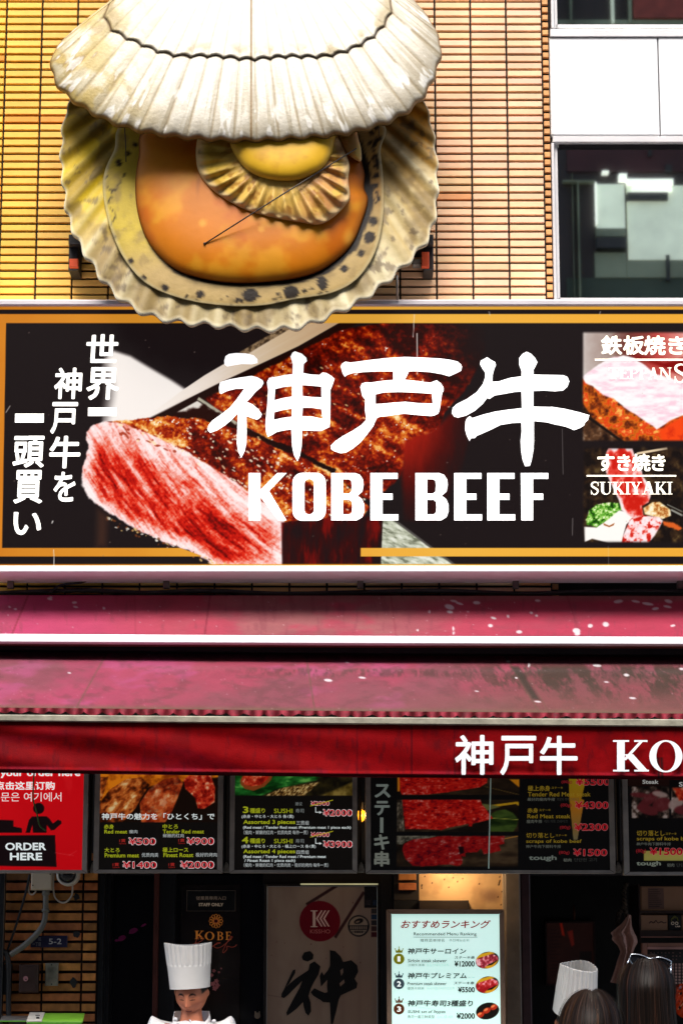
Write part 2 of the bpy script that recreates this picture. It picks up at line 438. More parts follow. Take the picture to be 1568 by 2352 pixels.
# --- the house across the street (what the windows mirror) -----------------------
OB = thing('opposite_building', 'plain grey building across the street behind the camera', 'building', (1, -15, 0))
b = MB(); b.box((-16, -19, 0), (16, -15.0, 17)); b.build('wall', pm('grey_render', (.035, .022, .022), .8, var=.15, scale=1), OB)
mpal = pm('pale_render', (.88, .90, .80), .8, var=.12, scale=.7)
mpal = pm('glow_pane', (.70, .76, .64), .8, var=.22, scale=1.6, emit=.42); mglow = pm('glow_patch', (.92, .96, .90), .6, var=.12, scale=3, emit=.95)  # glow added to these parts to brighten what the windows mirror
def refl(px0, py0, px1, py1, yb=-15.0, d=.08, mat=mpal, name='wall_panel'):
    # where the mirrored line of sight from the street meets the far front
    A = [at(px0, py0, .062), at(px1, py1, .062)]; Q = []
    for P in A:
        dd = P - np.array([0, CAMY, CAMZ]); s = (0.062 - yb) / dd[1]; Q.append((P[0] + dd[0] * s, P[2] + dd[2] * s))
    bb = MB(); bb.box((Q[0][0], yb + d, Q[1][1]), (Q[1][0], yb - .05, Q[0][1])); bb.build(name, mat, OB)
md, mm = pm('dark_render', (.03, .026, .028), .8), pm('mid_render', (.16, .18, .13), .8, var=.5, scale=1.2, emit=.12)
refl(1437, 430, 1700, 600, d=.06, name='window')
refl(1437, 600, 1700, 640, d=.05, mat=mm, name='sill'); refl(1364, 583, 1437, 640, d=.05, mat=mm, name='sill')
refl(1366, 428, 1433, 530, d=.08, name='window'); refl(1364, 424, 1369, 520, d=.10, mat=mglow, name='glow_edge')
refl(1366, 530, 1433, 548, d=.10, mat=mm, name='blind_rail'); refl(1366, 552, 1435, 577, d=.14, mat=md, name='awning_box')
refl(1436, 418, 1542, 430, d=.12, mat=mglow, name='glow_strip'); refl(1418, 406, 1436, 420, d=.12, mat=mglow, name='glow_strip')
refl(1447, 437, 1540, 446, d=.11, mat=mglow, name='glow_strip'); refl(1437, 449, 1530, 466, d=.12, mat=md, name='awning_box')
refl(1380, 398, 1395, 403, d=.1, mat=mglow, name='lamp'); refl(1290, 420, 1364, 423, d=.1, mat=mm, name='cable_tray')  # small bright patch with the same added glow
refl(1312, 400, 1318, 690, d=.09, mat=mm, name='pipe'); refl(1326, 420, 1329, 690, d=.09, mat=mm, name='pipe')
refl(1526, 590, 1536, 648, d=.08, mat=md, name='pipe'); refl(1485, 345, 1494, 362, d=.08, mat=md, name='lamp'); refl(1525, 382, 1540, 398, d=.08, mat=md, name='lamp')
refl(1300, 640, 1700, 700, d=.03, mat=pm('green_render', (.05, .065, .045), .8, var=.4, scale=1), name='wall_panel')
refl(1300, 330, 1700, 396, d=.03, mat=pm('rust_dark', (.05, .012, .014), .8, var=.4, scale=1), name='wall_panel')
refl(1306, -20, 1312, 60, d=.1, mat=mm, name='pipe'); refl(1400, -20, 1408, 60, d=.1, name='pipe'); refl(1440, -20, 1448, 60, d=.1, mat=mm, name='pipe')
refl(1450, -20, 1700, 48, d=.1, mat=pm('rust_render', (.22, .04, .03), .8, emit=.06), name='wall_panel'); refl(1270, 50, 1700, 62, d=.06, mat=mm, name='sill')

# ------------------------------------------------------------------ big lit sign
SY = -.33
SG = thing('sign_board', 'wide lit signboard with steak photograph and large white brush characters', 'sign', at(800, 1310, -.18))
GOLD = (232, 168, 58)
def meat_pink(x, y, d):
    a = R(53) - .0007 * (x - 300); x_, y_ = x, y; x = x - 420; y = y - 1130; u = x * np.cos(a) + y * np.sin(a); v = -x * np.sin(a) + y * np.cos(a)
    x, y = x_, y_; v = v + 14 * (fbm(x, y, 90, 4) - .5)
    n = .5 * fbm(v * 1.0, u * .14, 15, 1, 4) + .3 * fbm(v, u * .2, 6, 7, 3) + .2 * fbm(x, y, 5, 3, 2)
    top = ss(5, 120, (y - 985) - .55 * (x - 300) + 26 * (fbm(x, y, 30, 9) - .5)) * ss(0, 40, -d)            # pale fat along the upper rim
    right = ss(520, 640, x)
    t = n - .33 * (1 - top) - .06 * right + .065
    t = t + .10 * (fbm(x, y, 34, 12, 3) - .5) + .05 * ss(.4, .7, fbm(v, u * .05, 4, 2, 2))
    return ramp(t, [(.12, (255, 240, 238)), (.26, (255, 212, 208)), (.37, (240, 158, 144)), (.47, (234, 96, 72)), (.54, (222, 40, 18)), (.64, (176, 12, 4)), (.78, (100, 4, 2))])
def meat_brown(dark=0.):
    def f(x, y, d):
        a = R(28); u = x * math.cos(a) + y * math.sin(a); v = -x * math.sin(a) + y * math.cos(a)
        n = .5 * fbm(u * .45, v, 20, 2, 4) + .3 * fbm(u, v, 7, 9, 3) + .2 * fbm(x, y, 60, 6, 2)
        n = (n - .5) * 1.5 + .5 - dark(x, y) if callable(dark) else (n - .5) * 1.5 + .5 - dark
        c = ramp(n, [(.16, (40, 5, 2)), (.38, (104, 12, 2)), (.50, (158, 34, 4)), (.60, (206, 92, 18)), (.71, (240, 170, 84)), (.86, (255, 234, 186))])
        g = fbm(x, y, 5, 11, 2)
        return c + (np.array([255, 250, 235]) - c) * (ss(.80, .87, g) * ss(.36, .56, n))[:, None]
    return f
def paint_sign(px, py):
    C = Canvas(px, py, (27, 19, 20)); x, y = px, py
    # pale dish on the left, knife across
    C.poly([(240, 822), (224, 860), (235, 975), (330, 990), (440, 905), (424, 893), (395, 874), (340, 842), (300, 818), (262, 806)], (248, 240, 234), 6)
    C.mix((27, 19, 20), ss(268, 222, x + 8 * np.sin(y / 30)) * ss(700, 760, y) * ss(990, 975, y) * (x > 160) * (x < 272))
    C.poly([(424, 893), (470, 862), (600, 786), (700, 735), (790, 735), (685, 795), (500, 882), (312, 976)],
           lambda x, y, d: ramp((x - 330) / 430 + .12 * fbm(x + y * 1.8, y * .2, 9, 3), [(0, (250, 243, 238)), (.45, (236, 220, 205)), (.8, (214, 186, 150)), (1.1, (196, 158, 118))]), 1.5)
    C.poly([(545, 812), (640, 756), (690, 733), (704, 733), (600, 794), (548, 826)], lambda x, y, d: ramp(fbm(x, y, 7, 2), [(.3, (60, 44, 30)), (.7, (150, 122, 90))]), 2)
    C.poly([(312, 976), (500, 882), (690, 795), (790, 737), (830, 737), (700, 812), (510, 905), (400, 958), (330, 986)], (30, 10, 6), 3)
    # rear steak
    rear = lambda x, y: .05 + .24 * ss(820, 1120, x) * ss(990, 760, y) + .12 * ss(860, 760, y)
    C.poly([(470, 915), (520, 893), (700, 800), (800, 752), (900, 740), (1060, 742), (1114, 758), (1112, 800), (1096, 850), (1060, 905), (1020, 950), (1002, 1000), (932, 1022), (926, 1075),
            (905, 1112), (850, 1150), (767, 1088), (700, 1050), (600, 1000), (540, 975)], meat_brown(rear), 3, 5, 26)
    C.mix((27, 19, 20), ss(960, 1130, x) * ss(960, 770, y) * (y > 735) * (x < 1150) * .92)
    C.poly([(926, 1015), (1000, 985), (1050, 935), (1085, 900), (1080, 1000), (1050, 1100), (1000, 1195), (930, 1195), (922, 1090)],
           lambda x, y, d: ramp(.2 + .8 * ss(1075, 945, x + .25 * (y - 1000)) * ss(1190, 1010, y) + .25 * (fbm(x, y * .3, 14, 4) - .5), [(.1, (27, 17, 18)), (.5, (80, 10, 6)), (1, (158, 24, 8))]), 8)
    C.poly([(408, 946), (453, 921), (512, 950), (496, 960), (462, 957), (425, 952)], (226, 218, 208), 2)
    C.line((455, 915), (545, 974), 7, (176, 170, 150), 1.5); C.line((458, 922), (545, 981), 3, (60, 48, 40), 1)
    C.poly([(540, 970), (600, 1000), (668, 1026), (770, 1078), (766, 1090), (668, 1042), (600, 1012), (545, 984)], (26, 6, 4), 2.5, 3, 12)
    C.poly([(312, 972), (340, 968), (420, 945), (470, 930), (545, 978), (640, 1024), (560, 998), (440, 960), (360, 958)], (36, 8, 3), 4, 6, 12)
    # front steak
    C.poly([(245, 970), (320, 963), (360, 957), (450, 959), (540, 985), (640, 1030), (700, 1054), (760, 1088), (820, 1132), (846, 1165), (832, 1197), (660, 1199), (620, 1207), (585, 1182),
            (540, 1152), (490, 1112), (430, 1080), (385, 1050), (330, 1018), (285, 992)],
           meat_brown(lambda x, y: -.10 + .30 * ss(300, 470, x) * ss(26, 70, y - .62 * (x - 300) - 905 + 0 * x) * 0 + .16 * ss(340, 470, x + .3 * (1010 - y)) - .10 * ss(560, 760, x) * ss(1050, 1150, y)), 2, 5, 16)
    C.poly([(198, 992), (215, 975), (245, 969), (285, 972), (330, 992), (400, 1022), (470, 1062), (530, 1100), (585, 1140), (640, 1180), (656, 1192), (650, 1240), (649, 1310), (505, 1310), (465, 1281),
            (430, 1263), (370, 1243), (310, 1213), (250, 1178), (205, 1146), (189, 1116), (191, 1070), (203, 1030)], meat_pink, 2.5, 4, 14)
    for i in range(46):                                                     # seared crumbs on the rim
        t = random.random(); cx = 262 + t * 300 + random.uniform(-12, 12); cy = 985 + t * 120 + random.uniform(-20, 16) - (t > .2) * 16
        C.ell(cx, cy, random.uniform(2, 7), random.uniform(1.5, 3.5), (160, 40, 12) if random.random() < .6 else (255, 226, 180), random.uniform(0, 1), 1.5, .8)
    for i in range(150):                                                    # glistening fat
        cx = random.uniform(430, 840); cy = 960 + (cx - 430) * .48 + random.uniform(-20, 95)
        C.ell(cx, cy, random.uniform(1.5, 5), random.uniform(1, 2.2), (255, 244, 214), .6, 1.2, .85)
    for i in range(60):
        cx = random.uniform(560, 930); cy = random.uniform(830, 1110)
        C.ell(cx, cy, random.uniform(1.5, 4.5), random.uniform(1, 2), (255, 214, 150), .5, 1.2, .75)
    C.poly([(646, 1200), (700, 1192), (842, 1186), (880, 1190), (878, 1310), (648, 1310)],
           lambda x, y, d: ramp(fbm(x, y * .25, 16, 3) - .1 * ss(700, 880, x) + .12 * ss(1230, 1195, y), [(.3, (30, 14, 16)), (.55, (52, 8, 8)), (.75, (112, 10, 6))]), 3)
    for i in range(70):                                                     # oil beads below the cut
        t = random.random(); cx = 245 + t * 285; cy = 1190 + t * 108 + random.uniform(-2, 16)
        C.ell(cx, cy, random.uniform(1, 5), random.uniform(1, 3), random.choice([(255, 250, 235), (230, 190, 120), (120, 60, 24)]), random.uniform(0, 1), 1.4, .8)
    C.poly([(225, 1170), (248, 1185), (244, 1255), (222, 1255)], (66, 40, 30), 12, op=.8)
    # steel edge bottom middle
    C.poly([(879, 1193), (902, 1193), (1050, 1304), (874, 1304)], lambda x, y, d: ramp(fbm(x * .25 + y * .4, y - x * .55, 7, 8, 3), [(.25, (112, 116, 96)), (.5, (190, 194, 172)), (.75, (232, 234, 220))]), 1.5)
    C.line((903, 1193), (1052, 1304), 5, (84, 80, 76), 1.5)
    # small pictures on the right
    T = lambda L: [(1300.8 + a * .1705, 743.3 + c * .1705) for a, c in L]
    m = ss(1334, 1342, x) * ss(759, 768, y) * ss(1016, 1008, y)
    D = Canvas(px, py, (160, 130, 122)); bxx = (x > 1320)
    D.c[bxx] = ramp((x[bxx] - 1335) / 240 + .25 * fbm(x[bxx], y[bxx], 40, 2) - .1, [(0, (212, 204, 198)), (.3, (166, 142, 132)), (.45, (112, 56, 48)), (.75, (190, 70, 64)), (1, (226, 150, 140))])
    D.poly(T([(820, 400), (1400, 640), (1568, 700), (2300, 900), (2300, 300), (1300, 520)]), (132, 6, 4), 8)
    D.poly(T([(180, 720), (700, 860), (1300, 1200), (1568, 1200), (2300, 1300), (2300, 1700), (180, 1700)]), lambda x, y, d: ramp(fbm(x, y, 16, 5) + .30 * ss(1470, 1560, x) * 0, [(.25, (70, 22, 8)), (.42, (150, 60, 12)), (.52, (214, 108, 22)), (.62, (226, 60, 16)), (.75, (250, 180, 84))]), 4)
    D.poly(T([(1240, 1440), (1400, 1330), (1580, 1240), (2300, 1250), (2300, 1700), (1300, 1700)]), lambda x, y, d: ramp(fbm(x, y, 22, 6), [(.3, (190, 30, 6)), (.6, (246, 70, 16))]), 6)
    D.poly(T([(190, 1040), (350, 1270), (560, 1430), (780, 1600), (780, 1700), (180, 1700)]), lambda x, y, d: ramp(fbm(x, y, 26, 3), [(.35, (34, 18, 12)), (.6, (96, 62, 38)), (.75, (180, 160, 140))]), 3)
    D.line(*T([(300, 1270), (760, 1600)]), 6, (24, 14, 10), 2)
    D.poly(T([(205, 715), (420, 560), (560, 470), (760, 425), (900, 460), (1050, 560), (1200, 680), (1400, 740), (1568, 800), (2300, 900), (2300, 1240), (1568, 1230), (1380, 1310), (1210, 1430),
              (1150, 1380), (1000, 1280), (780, 1130), (620, 1000), (480, 960), (350, 840), (250, 800)]), lambda x, y, d: ramp(fbm(x * .35, y, 9, 4), [(.3, (255, 210, 224)), (.5, (255, 240, 244)), (.7, (255, 252, 252))]), 2.5, 2)
    C.mix(D.c, m)
    T = lambda L: [(1300.8 + a * .1705, 1008.8 + c * .1705) for a, c in L]
    m = ss(1334, 1346, x) * ss(1022, 1036, y) * ss(1250, 1240, y) * ss(1572, 1562, x)
    D = Canvas(px, py, (24, 16, 14)); k = (x > 1320) & (y > 1010)
    D.c[k] = ramp(fbm(x[k], y[k], 18, 2), [(.4, (22, 14, 12)), (.65, (52, 34, 20)), (.8, (90, 70, 40))])
    D.poly(T([(1290, 1110), (1430, 1120), (1560, 1200), (1500, 1225), (1310, 1160)]), (220, 96, 34), 3, 2, 5)
    D.poly(T([(1030, 930), (1150, 850), (1250, 845), (1390, 950), (1400, 1030), (1290, 1075), (1050, 1010)]), lambda x, y, d: ramp(fbm(x, y, 9, 4), [(.3, (176, 96, 34)), (.5, (244, 206, 140)), (.7, (255, 246, 216))]), 2)
    D.poly(T([(260, 1080), (300, 960), (400, 880), (560, 850), (720, 860), (760, 930), (640, 1040), (420, 1190), (270, 1150)]), lambda x, y, d: ramp(fbm(x, y, 6, 4), [(.3, (18, 60, 6)), (.5, (82, 160, 34)), (.66, (190, 232, 130)), (.8, (250, 255, 230))]), 2.5, 2, 6)
    D.poly(T([(230, 1180), (400, 1190), (560, 1080), (700, 960), (820, 980), (900, 1050), (800, 1150), (760, 1290), (740, 1390), (560, 1395), (340, 1340), (240, 1385)]), (255, 250, 244), 2)
    D.poly(T([(490, 1130), (570, 1165), (640, 1130), (630, 1160), (570, 1185), (500, 1160)]), (166, 90, 30), 1.5)
    D.poly(T([(740, 1395), (760, 1290), (840, 1100), (900, 1040), (1010, 1025), (1250, 1050), (1292, 1100), (1240, 1200), (1180, 1300), (1100, 1395)]), lambda x, y, d: ramp(fbm(x, y, 10, 8, 3), [(.3, (255, 238, 240)), (.5, (255, 206, 206)), (.58, (236, 96, 80)), (.7, (206, 30, 16))]), 2.5)
    D.poly(T([(530, 180), (560, 120), (880, 125), (905, 200), (960, 320), (1010, 430), (1020, 500), (1090, 590), (1130, 760), (1100, 850), (1010, 900), (1030, 1030), (900, 1070), (740, 960), (700, 820), (640, 700), (560, 520), (525, 440)]),
           lambda x, y, d: ramp(fbm(x * .8, y * .5, 12, 3) + .25 * ss(0, 10, -d) - .22 - .18 * ss(1150, 1185, y) * ss(1450, 1420, x), [(.2, (255, 236, 236)), (.36, (248, 176, 170)), (.48, (232, 76, 62)), (.65, (206, 28, 14))]), 2)
    D.line(*T([(940, 195), (1350, 120)]), 5, (238, 214, 176), 1.5)
    D.line(*T([(1400, 950), (1560, 1030)]), 4, (150, 150, 140), 1.5); D.line(*T([(1350, 880), (1560, 980)]), 2, (130, 130, 120), 1.5)
    C.mix(D.c, m)
    # printed gold frame lines
    def gold(x, y, d): return ramp(x / 1568 + .1 * fbm(x, y, 60, 3), [(0, (206, 122, 30)), (.35, (226, 156, 48)), (.7, (238, 178, 66)), (1, (240, 172, 56))])
    C.rect(-40, 700, 2000, 711.5, gold); C.rect(-40, 1296, 2000, 1306, gold)
    C.rect(-40, 711.5, 2000, 721.5, (26, 18, 20))
    C.rect(-40, 721.5, 2000, 742, gold)
    C.poly([(-40, 1258.5), (415, 1258.5), (462, 1276), (462, 1278), (-40, 1278)], gold, 1); C.rect(828, 1258.5, 2000, 1278, gold)
    C.poly([(-9, 722), (15, 722), (5, 1277), (-19, 1277)], gold, 1)
    # scratches and drips in the film
    for (xx, ya, yb, wv, al) in ((951, 722, 775, 1.5, .7), (957, 765, 860, 2.2, .75), (124, 1262, 1300, 1.6, .8), (122, 1196, 1202, 2.5, .8), (1396, 1255, 1300, 1.2, .4), (1290, 985, 1090, 1.4, .25), (1314, 1190, 1230, 2, .3), (1378, 715, 722, 2, .5), (1122, 715, 724, 3, .4)):
        C.line((xx, ya), (xx + random.uniform(-3, 3), yb), wv, (240, 236, 230), .8, al)
    C.line((14, 948), (24, 932), 2, (200, 190, 180), 1, .7)
    for i in range(40): C.ell(random.uniform(20, 1500), random.uniform(730, 1290), random.uniform(.6, 1.6), random.uniform(.6, 1.4), (150, 130, 120), 0, .8, .6)
    return C.c
SIGN_E = .86
panel('printed_face', SG, vm('lit_film', .35, emit=SIGN_E, spec=.12, alb=.13), -28, 704, 1760, 1304, SY, 1.55, paint_sign)
x0s, x1s = at(-30, 1000, SY)[0], at(1764, 1000, SY)[0]; zt, zb = at(CX, 690, SY)[2], at(CX, 1316, SY)[2]
b = MB(); b.box((x0s, SY + .004, zb + .01), (x1s, -.04, zt - .01)); b.build('cabinet', pm('dark_cabinet', (.02, .012, .014), .6), SG)
b = MB(); b.box((x0s - .01, SY - .022, at(CX, 705, SY)[2]), (x1s + .01, -.03, zt), bev=.008); b.build('top_trim', pm('trim_metal', (.70, .66, .70), .35, .3, var=.12, scale=3), SG)
b = MB(); b.box((x0s - .01, SY - .03, zb), (x1s + .01, -.03, at(CX, 1301.5, SY)[2]), bev=.004); b.build('bottom_trim', pm('white_trim', (.82, .84, .9), .35, var=.03), SG)
mWl = ink((255, 255, 255), .95)
A = lambda L: [(442.4 + a * .22574, 787.6 + c * .22574) for a, c in L]
B2 = lambda L: [(743.3 + a * .20316, 787.6 + c * .20316) for a, c in L]
Cc = lambda L: [(1017.6 + a * .22574, 787.6 + c * .22574) for a, c in L]
g1 = [[A([(322, 180), (335, 135), (370, 112), (440, 103), (540, 106), (620, 125), (660, 165), (662, 205), (600, 218), (500, 215), (420, 228), (350, 240), (325, 220)])],
      [A([(268, 460), (280, 400), (380, 370), (480, 352), (600, 335), (660, 350), (712, 380), (722, 408), (700, 450), (640, 500), (590, 560), (552, 600), (610, 625), (670, 675), (705, 725), (690, 760), (655, 782), (600, 765), (548, 745), (550, 900), (548, 1020), (530, 1100), (495, 1170), (465, 1110), (450, 1020), (455, 880), (460, 715), (400, 780), (330, 840), (250, 890), (180, 915), (155, 890), (160, 840), (200, 790), (300, 720), (380, 655), (450, 570), (500, 500), (525, 465), (440, 468), (350, 490), (290, 520), (275, 510)])],
      [A([(995, 140), (1015, 100), (1040, 85), (1110, 110), (1155, 150), (1163, 185), (1130, 215), (1125, 305), (1200, 320), (1290, 325), (1320, 300), (1360, 305), (1410, 335), (1443, 365), (1425, 420), (1400, 480), (1400, 600), (1398, 750), (1393, 855), (1340, 880), (1305, 897), (1200, 893), (1113, 890), (1108, 1050), (1090, 1150), (1065, 1205), (1030, 1140), (1012, 1050), (1003, 880), (930, 890), (860, 905), (800, 940), (765, 955), (748, 910), (740, 840), (748, 740), (760, 620), (768, 480), (755, 400), (778, 355), (850, 345), (940, 325), (1015, 318), (1018, 215)]),
       A([(840, 470), (920, 450), (1010, 440), (1010, 545), (920, 560), (832, 583)]), A([(1115, 430), (1200, 435), (1308, 445), (1310, 555), (1215, 550), (1118, 540)]),
       A([(832, 705), (910, 685), (1010, 668), (1008, 750), (920, 762), (825, 783)]), A([(1120, 660), (1215, 660), (1310, 675), (1322, 772), (1220, 750), (1113, 745)])]]
shapes(SG, g1, SY, mWl)
shapes(SG, [[B2([(190, 265), (205, 235), (245, 210), (300, 222), (500, 195), (700, 172), (910, 158), (1100, 165), (1300, 175), (1420, 190), (1510, 210), (1550, 245), (1560, 270), (1550, 315), (1490, 345), (1415, 378), (1340, 355), (1200, 330), (1050, 320), (960, 322), (940, 370), (915, 415), (1050, 430), (1200, 450), (1240, 435), (1275, 422), (1320, 455), (1350, 500), (1353, 540), (1335, 570), (1320, 680), (1305, 770), (1290, 800), (1250, 820), (1210, 827), (1050, 815), (910, 800), (800, 815), (700, 830), (640, 832), (600, 850), (580, 890), (560, 940), (500, 1020), (420, 1120), (330, 1195), (250, 1240), (190, 1248), (120, 1225), (82, 1200), (80, 1160), (130, 1110), (220, 1050), (330, 990), (420, 930), (470, 880), (480, 850), (465, 760), (468, 640), (435, 600), (412, 500), (430, 460), (470, 445), (530, 448), (650, 430), (785, 418), (783, 322), (600, 322), (450, 330), (330, 342), (270, 360), (238, 382), (215, 350)]),
    B2([(585, 582), (680, 560), (850, 555), (1000, 560), (1220, 575), (1230, 685), (1080, 682), (920, 665), (780, 675), (650, 688), (585, 690)])]], SY, mWl)
shapes(SG, [[Cc([(372, 215), (380, 180), (410, 165), (445, 145), (480, 170), (525, 195), (534, 225), (515, 270), (500, 330), (497, 395), (560, 392), (680, 355), (793, 340), (795, 290), (770, 220), (770, 155), (800, 115), (845, 90), (890, 110), (930, 150), (955, 195), (935, 240), (915, 275), (917, 322), (1060, 325), (1215, 328), (1260, 345), (1280, 392), (1260, 445), (1215, 485), (1130, 492), (1020, 485), (915, 490), (915, 648), (1080, 652), (1100, 650), (1230, 670), (1380, 705), (1483, 735), (1470, 785), (1440, 810), (1430, 840), (1390, 865), (1328, 888), (1250, 855), (1180, 838), (1140, 832), (1050, 808), (920, 795), (920, 1000), (915, 1090), (895, 1200), (878, 1252), (830, 1255), (805, 1190), (790, 1100), (785, 1000), (795, 900), (792, 812), (700, 815), (580, 835), (500, 875), (400, 920), (340, 945), (320, 968), (280, 970), (265, 998), (240, 950), (220, 880), (225, 800), (240, 765), (270, 745), (293, 765), (400, 730), (520, 700), (650, 680), (798, 663), (793, 495), (720, 500), (620, 518), (520, 535), (470, 570), (445, 560), (400, 620), (320, 690), (230, 740), (150, 760), (110, 750), (85, 715), (95, 660), (140, 620), (240, 570), (340, 500), (400, 420), (425, 350), (424, 300), (395, 260)])]], SY, mWl)
E_ = lambda L: [(548.6 + a * .4628, 1061.9 + c * .4628) for a, c in L]
sh = lambda L, d: [(a + d, c) for a, c in L]
Bo = [(458, 53), (575, 53), (600, 62), (615, 85), (618, 112), (612, 145), (588, 166), (610, 182), (622, 210), (622, 245), (612, 272), (585, 288), (458, 288)]
Bh = [[(516, 84), (545, 84), (557, 92), (560, 118), (557, 145), (545, 155), (516, 155)], [(516, 186), (548, 186), (560, 196), (562, 222), (560, 248), (548, 258), (516, 258)]]
Eo = [(652, 53), (787, 53), (787, 82), (712, 82), (712, 155), (762, 155), (762, 186), (712, 186), (712, 258), (790, 258), (790, 288), (652, 288)]
shapes(SG, [[E_([(48, 53), (107, 53), (107, 137), (190, 53), (237, 53), (150, 142), (237, 288), (195, 288), (107, 172), (107, 288), (48, 288)])],
            [E_(rrect(266, 52, 431, 290, 48)), E_(rrect(325, 83, 372, 258, 23))], [E_(Bo)] + [E_(h) for h in Bh], [E_(Eo)],
            [E_(sh(Bo, 417))] + [E_(sh(h, 417)) for h in Bh], [E_(sh(Eo, 415))], [E_(sh(Eo, 579))],
            [E_([(1397, 53), (1533, 53), (1533, 82), (1458, 82), (1458, 155), (1508, 155), (1508, 186), (1458, 186), (1458, 288), (1400, 288)])]], SY, mWl)
mCol = ink((255, 253, 246), .8)
def col3(items):
    for ch, (x0, y0, x1, y1) in items: 
        text(SG, ch, (x0 / 2, 672.5 + y0 / 2, x1 / 2, 672.5 + y1 / 2), SY, mCol, bold=0 if ch == '一' else .022, shear=.06)
col3([('世', (398, 190, 545, 322)), ('界', (397, 342, 548, 493)), ('一', (405, 527, 537, 566)), ('神', (250, 344, 380, 488)), ('戸', (232, 502, 360, 648)), ('牛', (227, 657, 370, 806)), ('を', (247, 822, 348, 960)),
      ('一', (70, 555, 203, 596)), ('頭', (59, 657, 206, 803)), ('買', (62, 814, 195, 968)), ('い', (64, 1007, 190, 1113))])
mCr = ink((255, 246, 226), .8)
T1 = lambda a, c, d, e: (1300.8 + a * .1705, 743.3 + c * .1705, 1300.8 + d * .1705, 743.3 + e * .1705)
T2 = lambda a, c, d, e: (1300.8 + a * .1705, 1008.8 + c * .1705, 1300.8 + d * .1705, 1008.8 + e * .1705)
for ch, bx in zip('鉄板焼き', ((460, 158, 745, 420), (755, 160, 1045, 420), (1035, 160, 1330, 425), (1365, 170, 1590, 418))): text(SG, ch, T1(*bx), SY, mCr, .03)
shapes(SG, [[[(1300.8 + a * .1705, 743.3 + c * .1705) for a, c in ((378, 473), (2000, 473), (2000, 499), (378, 499))]]], SY, mCr, 'rule_line'); shapes(SG, [[[(1300.8 + a * .1705, 1008.8 + c * .1705) for a, c in ((265, 482), (1472, 482), (1472, 503), (265, 503))]]], SY, mCr, 'rule_line')
serif(SG, [(ch, T1(*bx)) for ch, bx in zip('TEPPANS', ((560, 592, 705, 745), (712, 592, 830, 745), (838, 592, 960, 745), (968, 592, 1090, 745), (1095, 592, 1235, 745), (1240, 592, 1410, 750), (1432, 540, 1620, 795)))], SY, mCr)
for ch, bx in zip('すき焼き', ((410, 200, 640, 432), (678, 205, 855, 428), (875, 195, 1125, 432), (1140, 205, 1328, 428))): text(SG, ch, T2(*bx), SY, mCr, .03)
serif(SG, [(ch, T2(*bx)) for ch, bx in zip('SUKIYAKI', ((312, 572, 440, 748), (440, 575, 610, 748), (612, 575, 775, 743), (775, 575, 860, 743), (850, 575, 1010, 743), (1010, 570, 1185, 743), (1180, 575, 1345, 743), (1345, 575, 1425, 743)))], SY, mCr)
# steel angle brackets and wiring under the sign
for px in (22, 380, 825, 1182, 1560):
    b = MB(); b.pbox(px - 5, 1326, px + 9, 1350, -.10, -.06, bev=.003); b.pbox(px - 8, 1320, px + 12, 1328, -.12, -.04); b.build('bracket', pm('dull_steel', (.12, .11, .10), .5, .6, var=.3, scale=30), SG)
def cable(name, label, pts, r, mat, Y=None, group=None, n=6):
    P = [at(*p) if len(p) == 3 else at(p[0], p[1], Y) for p in pts]
    S = smooth_poly(P, 6, False); o = MB().tube(S, r, n).build(name, mat, None, True)
    return tag(o, label, 'cable', group)
mblk = pm('black_rubber', (.012, .012, .013), .55, var=.2)
cable('cable', 'black cable sagging along the wall just above the upper awning', [(-60, 1366), (60, 1360), (200, 1356), (330, 1362), (470, 1357), (640, 1364), (820, 1361), (1000, 1357), (1200, 1364), (1400, 1358), (1640, 1362)], .012, mblk, -.05)
cable('cable', 'thin dark cable curling up under the sign at the left', [(115, 1362), (140, 1344), (185, 1338), (204, 1330), (206, 1318)], .006, mblk, -.07)

# ------------------------------------------------------------------ giant scallop
SH = thing('scallop_sculpture', 'giant open scallop shell sculpture mounted on the tiled wall above the sign', 'sculpture', at(577, 757, -.3))
def resample(P, n):
    P = np.array(P, float); s = np.r_[0, np.cumsum(np.linalg.norm(np.diff(P, axis=0), axis=1))]
    t = np.linspace(0, s[-1], n); return np.stack([np.interp(t, s, P[:, k]) for k in (0, 1)], 1), t / s[-1]
# upper valve
HU = np.array([577., -250.])
OU = smooth_poly([(330, -70), (262, -5), (200, 42), (148, 88), (123, 120), (117, 150), (122, 177), (140, 205), (170, 232), (205, 255), (250, 278), (300, 295), (350, 306), (400, 313), (470, 319), (530, 322), (580, 323), (640, 321), (700, 317), (760, 311), (810, 303), (850, 293), (890, 280), (925, 262), (955, 240), (980, 210), (997, 175), (1008, 145), (1013, 110), (1003, 75), (980, 35), (935, -15), (850, -75)], 8, False)
nu, nv = 900, 150
PU, u = resample(OU, nu); v = np.linspace(0.04, 1, nv) ** .8
NR = 31
ph = math.pi * NR * u + .5 * np.sin(u * 9)
rib = np.abs(np.sin(ph)) ** .75                                    # rounded ribs, sharp grooves
U_, V_ = np.meshgrid(np.arange(nu), v, indexing='ij'); rb = rib[U_]; uu = u[U_]
wob = 1 + .006 * np.cos(2 * ph)[U_] * V_ ** 3
px = HU[0] + (PU[U_, 0] - HU[0]) * V_ * wob; py = HU[1] + (PU[U_, 1] - HU[1]) * V_ * wob
plane = -.10 - .47 * np.clip((py - HU[1]) / 573, 0, 2)
seam = .675 + .14 * (2 * uu - 1) ** 2 - .009 * rb + .004 * np.sin(uu * 40)
ds = V_ - seam
Yv = plane - .17 * np.sqrt(np.clip(1 - V_ ** 2.2, 0, 1)) * V_ ** .35 - .010 * rb * V_ ** 1.2
